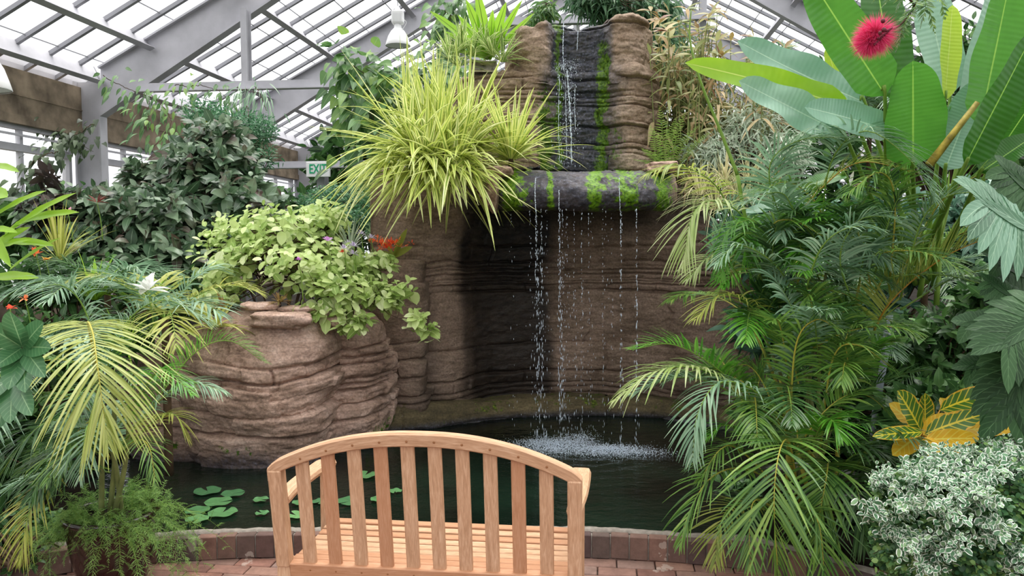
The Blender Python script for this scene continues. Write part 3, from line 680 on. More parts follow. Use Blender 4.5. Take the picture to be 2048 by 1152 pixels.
# basin lip
def basin():
    mb = MB(); plan = spline([(AT(966, 480, 6.32)[0], 6.42), (AT(985, 480, 6.15)[0], 6.16), (AT(1050, 480, 6.0)[0], 6.02), (AT(1150, 480, 5.95)[0], 5.97), (AT(1250, 480, 6.0)[0], 6.02), (AT(1325, 480, 6.15)[0], 6.15), (AT(1350, 480, 6.4)[0], 6.42)], 230)
    zb = AT(1100, 419, 6.0)[2]; zt = AT(1100, 346, 6.0)[2]
    prof = spline([(1.45, zb+.05), (.5, zb+.02), (.1, zb+.01), (.0, zb+.05), (-.03, (zb+zt)/2), (.02, zt-.06), (.09, zt), (.3, zt+.035), (.7, zt+.06), (1.3, zt+.10)], 120)
    T = nrm(np.gradient(plan, axis=0)); nn = np.stack((T[:, 1], -T[:, 0]), -1)
    XY = plan[None, :, :2]-nn[None]*np.minimum(prof[:, 0], 9)[:, None, None]*np.array((.35, 1.0)); Zb = np.broadcast_to(prof[:, 1][:, None], XY.shape[:2]).copy()
    u = np.linspace(0, 1, plan.shape[0])[None]; Zb += .035*(np.abs(u-.5)*2)**6*sstep(.0, .08, -prof[:, 0]+.5)[:, None]
    P = np.concatenate((XY, Zb[..., None]), -1)[::1]
    D = .03*fbm(XY[..., 0]*5, Zb*5, XY[..., 1]*5, s=4, o=4)+.014*fbm(XY[..., 0]*26, Zb*20, XY[..., 1]*26, s=6, o=3)
    Q = rock_grid(mb, P[:, ::1], D)
    px = 1024+FPX*XY[..., 0]/XY[..., 1]; ns = fbm(px*.03, Zb*3, s=2)*16
    g = np.maximum.reduce([bell(px+ns, 1030, 30), bell(px+ns*.5, 1101, 8), bell(px+ns, 1190, 26), bell(px+ns, 1250, 40)*.85, bell(px+ns, 1320, 26)*.9])*.95
    wetm = np.clip(.95-.9*bell(px, 965, 18)-.7*bell(px, 1352, 14), 0, 1)
    return mb.build('basin_lip', M_lip, RW, attrs={'wet': wetm.ravel(), 'moss': g.ravel()})
basin()
def stone(mb, c, s, seed, ax=None, nu=36, nv=24, amp=.16, pw=.6):
    th = np.linspace(.03, math.pi-.03, nv); a = np.linspace(0, 2*math.pi, nu)
    f = lambda x: np.sign(x)*np.abs(x)**pw
    V = np.stack((f(np.sin(th))[:, None]*f(np.cos(a)), f(np.sin(th))[:, None]*f(np.sin(a)), np.broadcast_to(f(np.cos(th))[:, None], (nv, nu))), -1)
    V = V*(1+amp*fbm(V[..., 0]*1.6+seed, V[..., 1]*1.6, V[..., 2]*1.6, s=seed, o=4)[..., None])*np.asarray(s)/2
    V[:, -1] = V[:, 0]
    if ax is not None: V = V@np.asarray(ax)
    i = np.arange(nv-1)[:, None]*nu; j = np.arange(nu-1)[None]
    mb.add((V+np.asarray(c)).reshape(-1, 3), np.stack((i+j, i+nu+j, i+nu+1+j, i+j+1), -1).reshape(-1, 4))
mb = MB(); stone(mb, AT(985, 380, 6.2), (.10, .5, .34), 3, nu=60, nv=50, amp=.3); stone(mb, AT(1003, 347, 6.25), (.2, .6, .09), 5, amp=.3, nu=50)
mb.build('rim_stone', M_boulder, RW)
mb = MB(); stone(mb, AT(1322, 336, 6.3), (.24, .3, .09), 8, nu=60, nv=40, amp=.35); mb.build('rim_stone', M_boulder, RW)
# left planter boulders
def boulder(parent, px, Yc, rx, ry, z1, seed, res=.0065, z0=-.1, bands=((-.2, .3, .24), (.3, .58, .15), (.58, .84, .06), (.84, 1.3, .18)), prof=None):
    c = AT(px, 480, Yc); nu = int(2*math.pi*max(rx, ry)/res); a = np.linspace(0, 2*math.pi, nu)
    pv = spline(prof or [(.93, 0), (.92, .12), (.99, .3), (1.04, .5), (1.0, .68), (.9, .85), (.74, .96), (.45, 1.0), (.05, 1.0)], int((z1-z0)*1.55/res))
    pr, pz = pv[:, 0][:, None], (z0+(z1-z0)*pv[:, 1])[:, None]
    sq = (np.abs(np.cos(a))**2.6+np.abs(np.sin(a))**2.6)**(-1/2.6)
    wob = 1+.07*fbm(np.cos(a)*1.4+seed, np.sin(a)*1.4, s=seed)
    X = c[0]+rx*pr*np.cos(a)*sq*wob; Y = Yc+ry*pr*np.sin(a)*sq*wob; Z = pz+.10*np.cos(a)*(pz-z0)*np.clip(1-((pz-z0)/(z1-z0))**8, 0, 1)*.5+0*X
    st = Strata(seed, z0, z1, bands); u = a*(rx+ry)/2*.95
    D = st(np.broadcast_to(u[None], X.shape), Z+.13*vn(X*1.1, Z*1.2, s=seed)+.02*fbm(X*3, Z*3, s=seed+4, o=3), 1.5, 1.5, 1.5, .35)+.035*fbm(X*2.2, Y*2.2, Z*3, s=seed+8, o=3)+.03*fbm(X*2.5, Y*2.5, Z*3, s=seed+2, o=3)
    D[:, -1] = D[:, 0]
    mb = MB(); rock_grid(mb, np.stack((X, Y, Z), -1), D, True)
    at = {'wet': ((1-sstep(.08, .24, Z+.05*vn(X*6, s=1)))*.85).ravel(), 'moss': (bell(Z, .17, .09)*.62*sstep(-.3, .3, vn(X*4, Z*3, s=6))).ravel()}
    return mb.build('boulder', M_boulder, parent, attrs=at)
RP = thing('rock_planter', 'layered pinkish-brown rock planter at the left edge of the pond', 'rock planter', (-1.6, 6, 0))
boulder(RP, 530, 6.08, .63, .70, 1.12, 51)
boulder(RP, 385, 6.18, .46, .62, .93, 53)
boulder(RP, 690, 6.40, .37, .55, 1.06, 57)
# cap stones
for k, (px, py, Y, s_) in enumerate([(520, 612, 5.62, (.26, .16, .06)), (596, 618, 5.66, (.26, .16, .05)), (672, 640, 5.75, (.18, .14, .09)), (560, 640, 5.52, (.44, .26, .12)), (640, 624, 5.75, (.16, .14, .09))]):
    mb = MB(); p = AT(px, py, Y); stone(mb, p, s_, 60+k, amp=.35)
    at_n = mb.n; o = mb.build('flat_stone', M_boulder, None, origin=p); tag(o, ['pale flat stone on the planter under the lime shrub, left of two', 'pale flat stone beside the little bromeliad on the planter', 'grey stone at the right rim of the planter', 'broad reddish cap stone on the front of the planter', 'small grey stone right of the pale flat stones'][k], 'stone', 'stones on the rock planter')

# ---------------------------------------------------------------- falling water
rg = np.random.default_rng(8)
mb = MB(); C = []; Rr = []; St = []
z_lip = AT(1100, 419, 6.0)[2]
cols = [(1072, 3, 9), (1082, 2.2, 5), (1118, 2, 8), (1124, 2, 4), (1132, 3, 3), (1147, 2, 3), (1162, 1.5, 4), (1176, 1.5, 2), (1204, 1.2, 2), (1222, 1, 1), (1240, 1.0, 5), (1271, 1.0, 5), (1060, 3, 2), (1022, 5, 1), (1092, 4, 2), (1182, 5, 1), (1210, 6, 1)]
for px, wd, den in cols:
    n_ = int(26*den)
    z = z_lip-.0-(rg.uniform(0, 1, n_)**1.25)*(z_lip-.07); drift = rg.normal(0, 1, n_)*wd/FPX*6*(.3+.9*(z_lip-z))
    x0 = AT(px, 480, 5.99)[0]; C.append(np.stack((x0+drift+(z_lip-z)*.012, np.full(n_, 5.96)+rg.normal(0, .02, n_), z), -1))
    r = rg.uniform(.0009, .0024, n_)*(1.15 if den > 4 else .85); Rr.append(r); St.append(rg.uniform(1.5, 7, n_)*(1+.8*(z_lip-z)))
balls(mb, np.concatenate(C), np.concatenate(Rr), stretch=np.concatenate(St))
tag(mb.build('falling_water', M_foam), 'strings of falling water drops from the mossy lip', 'falling water', kind='stuff')
mb = MB()  # threads on the tower and the lip
def thread(pts, r, n=60, jit=1.2):
    c = spline([AT(*p) for p in pts], n); c[:, 0] += rg.normal(0, jit/FPX*7, n)*.25
    k = rg.uniform(size=n) > .25; rad = r*rg.uniform(.4, 1.3, n)*np.where(k, 1, .3); tube(mb, c, rad, ns=5)
thread([(1127, 47, 6.98), (1126, 100, 6.95), (1128, 142, 6.95)], .004); thread([(1156, 62, 7.0), (1154, 100, 6.99)], .003)
thread([(1134, 142, 6.86), (1137, 180, 6.9), (1141, 240, 6.94), (1143, 330, 6.96)], .008, 90, 2); thread([(1130, 150, 6.9), (1132, 230, 6.94), (1134, 320, 6.96)], .003); thread([(1150, 175, 6.92), (1149, 215, 6.94), (1151, 260, 6.95)], .003, 40)
thread([(1119, 150, 6.9), (1117, 240, 6.93), (1119, 330, 6.95)], .003)
thread([(1071, 356, 5.9), (1070, 385, 5.88), (1071, 420, 5.9)], .004); thread([(1118, 380, 5.88), (1118, 420, 5.88)], .003, 30); thread([(1238, 356, 5.92), (1240, 420, 5.91)], .003, 30)
n_ = 500; px = rg.normal(1134, 13, n_); z = rg.uniform(2.35, 3.25, n_); Y = 6.92+rg.uniform(-.04, .03, n_)
balls(mb, np.stack(((px-1024)/FPX*Y, Y, z), -1), rg.uniform(.001, .003, n_), stretch=rg.uniform(1, 5, n_))
n_ = 260; px = rg.normal(1132, 14, n_); z = rg.normal(3.22, .03, n_); balls(mb, np.stack(((px-1024)/FPX*6.85, 6.84+0*px, z), -1), rg.uniform(.001, .003, n_))
tag(mb.build('water_trickle', M_foam), 'thin white water trickles down the dark rock tower', 'trickling water', kind='stuff')
mb = MB()
for (px, py, sx_, sy_, n_) in ((1110, 893, .26, .14, 4200), (1215, 902, .30, .10, 3600), (1160, 880, .14, .12, 700), (1060, 890, .2, .1, 400), (1290, 908, .2, .07, 400)):
    c = GZ(px, py, .06); x = c[0]+rg.normal(0, sx_*.6, n_); y = c[1]+rg.normal(0, sy_, n_); d = np.hypot((x-c[0])/sx_, (y-c[1])/sy_)
    z = .062+np.abs(rg.normal(0, .018, n_))*np.exp(-d*.6); balls(mb, np.stack((x, y, z), -1), rg.uniform(.0012, .0052, n_)*np.exp(-d*.25), stretch=rg.uniform(.4, 1.6, n_))
tag(mb.build('water_splash', M_foam), 'white splash on the pond where the drops land', 'splash', kind='stuff')
# ================================================================ bench
n = N('pale_teak'); o = n.obj(); rv = rnd_obj(n)
gco = n.n('TexCoord').outputs['Generated']; uvn = n.n('UVMap').outputs[0]
g1 = n.noise(n.mapv(uvn, (4, 60, 1)), 6, 4, .6, .4); g2 = n.noise(n.mapv(uvn, (1.5, 14, 1)), 5, 3, .5, 1.5)
c = n.ramp(n.math('ADD', n.math('MULTIPLY', g1, .5), n.math('MULTIPLY', g2, .5)), [(.3, 'a07a5c'), (.5, 'bd9676'), (.7, 'd6b598')])
c = n.mix(n.math('MULTIPLY', n.math('GREATER_THAN', rv, .72), .45), c, 'a86c48')
M_teak = n.done(n.bsdf(c, .55, 0, .3, n.bump(g1, .08, .002)))
M_peg = flat('dark_teak_plug', '8a5c38', .6)
bc = AT(849, 480, 3.0); BC = thing('garden_bench', 'pale teak bench with arched slatted back seen from behind', 'bench', (bc[0], 3.0, 0), -PSI)
LEAN = .17
def wood(name, parts, parent=BC, mat=None):
    """parts: list of (centre,size,axes) in bench space, grain along longest side"""
    mb = MB()
    for c, s, ax, bv in parts:
        k = mb.n; box(mb, c, s, ax, bev=bv)
        A = np.eye(3) if ax is None else np.asarray(ax); P = (mb.v[-1]-np.asarray(c))@np.linalg.inv(A) if ax is not None else mb.v[-1]-np.asarray(c)
        l = int(np.argmax(s)); o2 = [i for i in range(3) if i != l]; off = random.random()*5
        mb.uv[-1] = np.stack((P[:, l]+off, P[:, o2[0]]+P[:, o2[1]]+off), -1)
    o = mb.build(name, mat or M_teak, parent, False, origin=(0, 0, 0)); return o
def back(z): return -(z-.40)*LEAN     # y of back plane at height z
nb = nrm(np.array((0, LEAN, 1.)))*1.0; upb = nrm(np.array((0, -LEAN, 1.))); fwb = np.cross(upb, (1., 0, 0))*-1
AB = ((1, 0, 0), (0, upb[2], LEAN/math.hypot(1, LEAN)), tuple(upb))
HW = .59
for s in (-1, 1):
    zc0, zc1 = .38, .80; c = np.array((s*HW, back((zc0+zc1)/2), (zc0+zc1)/2))
    mb = MB(); path = [(s*HW, .03, 0.0), (s*HW, .0, .38), (s*HW, back(.80), .80)]
    wood('back_post', [(np.array((s*HW, (.03+0)/2, .2)), (.055, .065, .40), None, .006), (c, (.055, .058, (zc1-zc0)*math.hypot(1, LEAN)), AB, .006)])
# arched top rail
def arch(x): return .818+.150*(1-np.abs(x/.62)**2.25)
mb = MB(); xs = np.linspace(-.618, .618, 61); V = []; uv = []
hw, dp = .056, .05
for x in xs:
    zt = arch(x); cut = hw*(1.0)
    if abs(x) > .57: zt -= .012*((abs(x)-.57)/.043)**2
    ring = []
    for (dz, dy) in ((0, -dp/2+.008), (-.008, -dp/2), (-hw+.004, -dp/2), (-hw, -dp/2+.004), (-hw, dp/2-.004), (-hw+.004, dp/2), (-.008, dp/2), (0, dp/2-.008)):
        z = zt+dz; ring.append((x, back(z)+dy, z)); uv.append((x+3, dz+dy+2))
    V += ring
n_ = len(xs); q = [(i*8+j, i*8+(j+1) % 8, (i+1)*8+(j+1) % 8, (i+1)*8+j) for i in range(n_-1) for j in range(8)]
q += [(0, 7, 6, 1), (1, 6, 5, 2), (2, 5, 4, 3)]+[tuple((n_-1)*8+t for t in f[::-1]) for f in ((0, 7, 6, 1), (1, 6, 5, 2), (2, 5, 4, 3))]
mb.add(V, q, uv=uv); tr_ = mb.build('top_rail', M_teak, BC, False, origin=(0, 0, 0))
lr = wood('lower_rail', [((0, back(.37), .365), (2*HW-.05, .04, .06), AB, .004)])
pg = MB()
for k in range(10):
    x = -.4815+k*.107; zt = arch(x)-hw+.004; z0 = .39
    c = np.array((x, back((zt+z0)/2), (zt+z0)/2)); sl_ = wood('back_slat', [(c, (.054, .016, (zt-z0)*math.hypot(1, LEAN)), AB, .003)])
    for (z, tgt) in ((zt+.018, tr_), (.367, lr)):
        pm = MB(); p = np.array((x+.004, back(z)-(dp/2 if tgt is tr_ else .02)-.0005, z)); ball(pm, p, .0052, 10, 4, sc=(1, .25, 1)); pm.build('peg', M_peg, tgt, origin=(0, 0, 0)) if k % 1 == 0 else None
for k in range(8):
    y = .045+k*.060; dip = .0+.012*((k-3.5)/3.5)**2
    wood('seat_slat', [((0, y, .377+dip), (2*HW-.04, .047, .018), None, .004)])
for s in (-1, 1):
    wood('seat_rail', [((s*(HW-.03), .24, .335), (.03, .45, .055), None, .003)])
    wood('front_leg', [((s*(HW), .50, .315), (.055, .055, .63), None, .006)])
    mb = MB(); pts = spline([(s*(HW-.004), back(.66)+.02, .655), (s*(HW+.008), .12, .662), (s*(HW+.014), .35, .655), (s*(HW+.012), .50, .650), (s*(HW+.006), .56, .640)], 24)
    V = []; uv = []; W_ = np.interp(np.linspace(0, 1, 24), [0, .3, .75, .93, 1], [.06, .075, .088, .08, .05])
    for p, w_ in zip(pts, W_):
        for dx, dz in ((-.5, 0), (-.42, .014), (.42, .014), (.5, 0), (.42, -.016), (-.42, -.016)):
            V.append((p[0]+dx*w_, p[1], p[2]+dz)); uv.append((p[1]+s, dx*w_+dz+1))
    q = [(i*6+j, i*6+(j+1) % 6, (i+1)*6+(j+1) % 6, (i+1)*6+j) for i in range(23) for j in range(6)]; t = [(0, i+1, i) for i in range(1, 5)]+[(23*6, 23*6+i, 23*6+i+1) for i in range(1, 5)]
    mb.add(V, [f[::-1] for f in q], t, uv=uv); mb.build('armrest', M_teak, BC, False, origin=(0, 0, 0))
wood('front_rail', [((0, .50, .335), (2*HW-.05, .03, .07), None, .004)])
wood('back_seat_rail', [((0, .01, .33), (2*HW-.05, .03, .06), None, .004)])
# ================================================================ plant materials
L_areca = leafmat('areca_leaflet', ['36602a', '4f7c34', '6c943e', '8ca850'], .38, .38, .5, vein='8fb04a', veinw=.1)
L_areca_pale = leafmat('pale_areca_leaflet', ['8aa452', 'a9b878', 'c3cc9a'], .35, .4, .5)
L_bright = leafmat('bright_palm_leaflet', ['3f7f1e', '5a9a2c', '7fb544'], .34, .35, .5)
L_yel = leafmat('yellow_green_leaflet', ['7c9238', '98a648', 'b4b862'], .4, .4, .5)
L_dkpalm = leafmat('dark_palm_leaflet', ['24451c', '34592a', '4a7038', '6a8a58'], .3, .35, .5)
L_grpalm = leafmat('grey_green_leaflet', ['5c8060', '7fa282', 'aac4a4'], .3, .35, .5)
M_rachis = flat('yellow_rachis', 'a8a040', .5); M_rachis_g = flat('green_rachis', '6f8f38', .5); M_rachis_o = flat('orange_rachis', 'b98a34', .5)
M_cane = flat('green_cane', '7b8450', .6, 0, .3, 8, .3); M_bark = flat('brown_twig', '4b3b2b', .85, 0, .2, 12, .3); M_dkstem = flat('dark_stem', '2b2a20', .7)
L_hib = leafmat('dark_shrub_leaf', ['30492f', '446044', '5c7656', '7c9274', '54423a'], .25, .36, .55, vein='7f9678', veinw=.05)
L_lime = leafmat('lime_shrub_leaf', ['88a552', 'a8be70', 'c4d48e', 'dee6b6'], .35, .42, .4, vein='c8d890', veinw=.06)
L_vine = leafmat('vine_leaf', ['345a2c', '4f7a40', '6b9452', '8aac4a'], .32, .38, .5, vein='8cab72', veinw=.05)
L_fine = leafmat('fine_leaf', ['2f5a3c', '457a52', '6a9c70'], .3, .4, .4)
L_pand = leafmat('striped_pandanus_leaf', ['c6d066', 'd9de86', 'ebebb4'], .34, .4, .45, mid='8aa446', midw=.34, noise_amt=.1)
L_bird = leafmat('bird_nest_leaf', ['7db022', '92c22e', 'a6cf42'], .42, .35, .5, vein='4f6a1c', veinw=.07, perobj=False)
L_varieg = leafmat('cream_edged_leaf', ['6d9040', '84a452', '9ab464'], .35, .4, .4, margin='e6e8b4', marginw=.3)
L_paddle = leafmat('paddle_leaf', ['2e6218', '3c7822', '50902e'], .38, .3, .5, vein='8ab84a', veinw=.03, perobj=True, stripes=-26, noise_amt=.35)
L_paddle_b = leafmat('bluish_paddle_leaf', ['6c9a80', '86ae94', '9cc0a6'], .25, .28, .6, vein='a8c8ae', veinw=.03, perobj=True, stripes=-30)
L_paddle_l = leafmat('lime_paddle_leaf', ['8cb81e', 'a0c62c', 'b6cf3e'], .45, .35, .5, vein='c6d86a', veinw=.04, perobj=True, stripes=-26, noise_amt=.5)
L_phil = leafmat('lobed_leaf', ['41694c', '5b8666', '78a086'], .25, .32, .55, vein='a5c6a8', veinw=.035, ribs=7)
L_phild = leafmat('dark_lobed_leaf', ['1e3a1c', '2b4d28', '3a5c34'], .25, .5, .3, vein='5b7d52', veinw=.03, ribs=6)
L_croton = leafmat('croton_leaf', ['2f5a1c', '44701f', '5a7c24'], .3, .32, .5, vein='e0cf3a', veinw=.09, ribs=8, ribf=.8, margin='d8a92c', marginw=.12)
L_crotony = leafmat('yellow_croton_leaf', ['d8a81e', 'e6bc2c', 'c98a24'], .35, .35, .5, vein='e8d860', veinw=.08, ribs=7, ribf=.6)
L_whiteb = leafmat('white_edged_small_leaf', ['3c6544', '4f7a54', '67906a', '86a676'], .22, .4, .45, margin='e8ece2', marginw=.34, noise_amt=.3)
L_greenb = leafmat('small_round_leaf', ['335c3a', '456f45', '5f8850', '86a85a'], .25, .4, .45)
L_broad = leafmat('broad_dark_leaf', ['27502c', '3a6a3e', '56865a'], .28, .3, .6, vein='7ba070', veinw=.05, ribs=9)
L_dry = leafmat('dried_leaf', ['9a8058', 'b8a078', 'd2bf98', '8a6248'], .3, .7, .2)
L_cane = leafmat('cane_leaf', ['667a44', '8a945a', 'b0ae78', '9a8a62'], .35, .45, .4, tipc='9a5a34')
L_grass = leafmat('dry_grass_blade', ['b0a67c', 'cfc79e', '8e9a5c'], .3, .6, .3)
L_silver = leafmat('silvery_blade', ['8fa58a', 'b4c2ac', 'd4dccb'], .25, .4, .4)
L_strap = leafmat('strap_leaf', ['6a9a1e', '8cb62e', 'a9c846'], .42, .32, .5)
L_olive = leafmat('olive_strap_leaf', ['8a9a3c', 'a8ae50', 'c6c474'], .38, .4, .4)
L_asp = leafmat('feathery_green', ['4c7430', '6a9244', '90b268'], .35, .5, .3)
L_lily = leafmat('lily_pad_leaf', ['44724a', '5a8a56', '72a066'], .1, .3, .5, noise_amt=.15, perobj=True)
M_redbrown = leafmat('bronze_leaf', ['5a2420', '7a3a2c', '94503a'], .3, .4, .4)
M_pot = flat('dark_glazed_pot', '2a1512', .12, 0, .6, 5, .3)
M_pot2 = flat('dark_brown_pot', '1a100e', .3, 0, .5)
M_stonepot = flat('pale_stone_trough', 'cdc3b6', .9, 0, .2, 14, .2, .4)

# ================================================================ generators
def px_blob(px, py, Y, rx, ry, rY): return (AT(px, py, Y), np.array((rx/FPX*Y, rY, ry/FPX*Y)))
def cloud(mb, blobs, k, L, W, shape='ovate', seed=0, el=25, spacing=.35, droop=.25, upb=.55, nl=5, nw=2, fold=.25, out=1.0, rnd=.45, hollow=.45, zmin=.02, curl=.1, front=0.0, phi=137.5):
    """leafy shoots filling ellipsoids; blobs: (centre, radii, shoots)"""
    rg = np.random.default_rng(seed); tips = []
    for c, r, n in blobs:
        d = nrm(rg.normal(size=(n, 3))); rad = rg.uniform(hollow**3, 1, n)**(1/3); off = d*rad[:, None]
        P = c+off*r; D = nrm(nrm(off*r)*out+np.array((0, -front, upb))+rg.normal(0, rnd, (n, 3)))
        ok = P[:, 2] > zmin; P, D = P[ok], D[ok]; n = len(P); tips.append((P, D))
        ref = nrm(np.cross(D, rg.normal(size=(n, 3)))); r2 = np.cross(D, ref); a0 = rg.uniform(0, 6.28, n)
        j = np.arange(k)[None]; a = a0[:, None]+np.radians(phi)*j
        rad_ = ref[:, None]*np.cos(a)[..., None]+r2[:, None]*np.sin(a)[..., None]
        e = np.radians(el+8*(k-1-j))+rg.normal(0, .15, (n, k)); e = e[..., None]
        LD = nrm(D[:, None]*np.sin(e)+rad_*np.cos(e)); PP = P[:, None]-D[:, None]*(j[..., None]*L*spacing/1.0)
        NN = nrm(D[:, None]*np.cos(e)-rad_*np.sin(e)+np.array((0, 0, .8)))
        sz = rg.uniform(.65, 1.12, (n, k))*np.clip(.6+.18*j, 0, 1)
        f = lambda x: x.reshape(-1, x.shape[-1])
        leaves(mb, f(PP), f(LD), f(NN), (L*sz).ravel(), (W*sz).ravel(), shape, nl=nl, nw=nw, droop=droop*rg.uniform(.3, 1.4, n*k), fold=fold, curl=curl)
    return tips
def twigs(mb, base, tips, n, r=.008, seed=0, sag=.15):
    rg = np.random.default_rng(seed); P = np.concatenate([t[0] for t in tips]); D = np.concatenate([t[1] for t in tips])
    for i in rg.choice(len(P), min(n, len(P)), False):
        b = np.asarray(base[rg.integers(len(base))], float) if np.ndim(base) > 1 else np.asarray(base, float)
        b = b+rg.normal(0, .03, 3)*np.array((1, 1, 0)); h = np.linalg.norm(P[i]-b)
        mid = b+(P[i]-b)*.5+np.array((0, 0, h*sag)); q = P[i]-D[i]*h*.15
        tube(mb, spline([b, mid, q, P[i]], 12), r, r*.25, 5)
def shrub(name, label, cat, base, blobs, k, L, W, mat, stem=M_bark, ntw=40, tr=.008, group=None, stem_name='stem', **kw):
    base = np.asarray(base, float); b0 = base[0] if base.ndim > 1 else base
    t = thing(name, label, cat, b0, 0, group); mb = MB()
    tips = cloud(mb, blobs, k, L, W, **kw); mb.build('foliage', mat, t)
    sm = MB(); twigs(sm, base, tips, ntw, tr, kw.get('seed', 0)); sm.build(stem_name, stem, t)
    return t
def B(px, py, Y, rx, ry, rY, n): c, r = px_blob(px, py, Y, rx, ry, rY); return (c, r, n)
def pf(parent, pts, mats, **kw):
    if kw.get('prof') != 'fern': kw['n'] = int(kw['n']*1.3); kw['W'] = kw['W']*.8
    mb = MB(); frond(mb, [AT(*p) for p in pts], **kw); return mb.build('frond', list(mats), parent)
def rf(parent, crown, az, el, length, mats, sag=.5, seed=0, **kw):
    """frond from a crown point with azimuth/elevation and a gravity sag"""
    a, e = R(az), R(el); d = np.array((math.sin(a)*math.cos(e), -math.cos(a)*math.cos(e), math.sin(e)))
    t = np.linspace(0, 1, 6)[:, None]; P = np.asarray(crown)+d*length*t-np.array((0, 0, 1.))*sag*length*t**2.2
    mb = MB(); frond(mb, P, seed=seed, **kw); return mb.build('frond', list(mats), parent)
def pot(name, label, px, Y, r, h, mat, soil=True, prof=None):
    c = AT(px, 480, Y); c[2] = 0; t = thing(name, label, 'pot', c)
    mb = MB(); p = prof or [(.001, 0), (.68, 0), (.72, .03), (.88, .4), (.98, .75), (1.0, .9), (1.06, .93), (1.07, .98), (1.0, 1.0), (.94, .97), (.9, .9), (.001, .88)]
    lathe(mb, c, [(a*r, b*h) for a, b in p], 48); mb.build('pot_body', mat, t)
    mb = MB(); lathe(mb, c, [(.001, h*.90), (r*.5, h*.905), (r*.92, h*.9)], 24); mb.build('soil', M_soil, t)
    return c

# ================================================================ right: areca palm clump
c = pot('plant_pot', 'dark pot under the big feathery palm at the right end of the kerb', 1640, 4.35, .30, .34, M_pot2)
PB = c+np.array((0, 0, .30)); AP = thing('areca_palm', 'large clumping feather palm with yellow canes filling the right of the pond', 'palm', PB)
rg = np.random.default_rng(5)
crowns = []
for (px, py, Y) in ((1500, 640, 4.5), (1462, 540, 4.7), (1540, 560, 4.4), (1600, 520, 4.6), (1660, 500, 4.4), (1720, 560, 4.3), (1560, 760, 4.1), (1640, 700, 4.1), (1500, 800, 4.2), (1700, 780, 4.0), (1600, 880, 3.9), (1680, 620, 4.9)):
    q = AT(px, py, Y); b = PB+rg.normal(0, .09, 3)*np.array((1, .8, 0)); mb = MB()
    tube(mb, spline([b, b+(q-b)*.5+np.array((rg.normal(0, .03), 0, .05)), q], 16), .013, .007, 7); mb.build('cane', M_cane if rg.uniform() > .4 else M_rachis, AP); crowns.append(q)
mA = (L_areca, M_rachis); mP = (L_areca_pale, M_rachis_g); mBt = (L_bright, M_rachis_g); mY = (L_yel, M_rachis_o); mG = (L_grpalm, M_rachis_g); mD = (L_dkpalm, M_rachis_g)
big = dict(n=30, L=.30, W=.019, droop=.35)
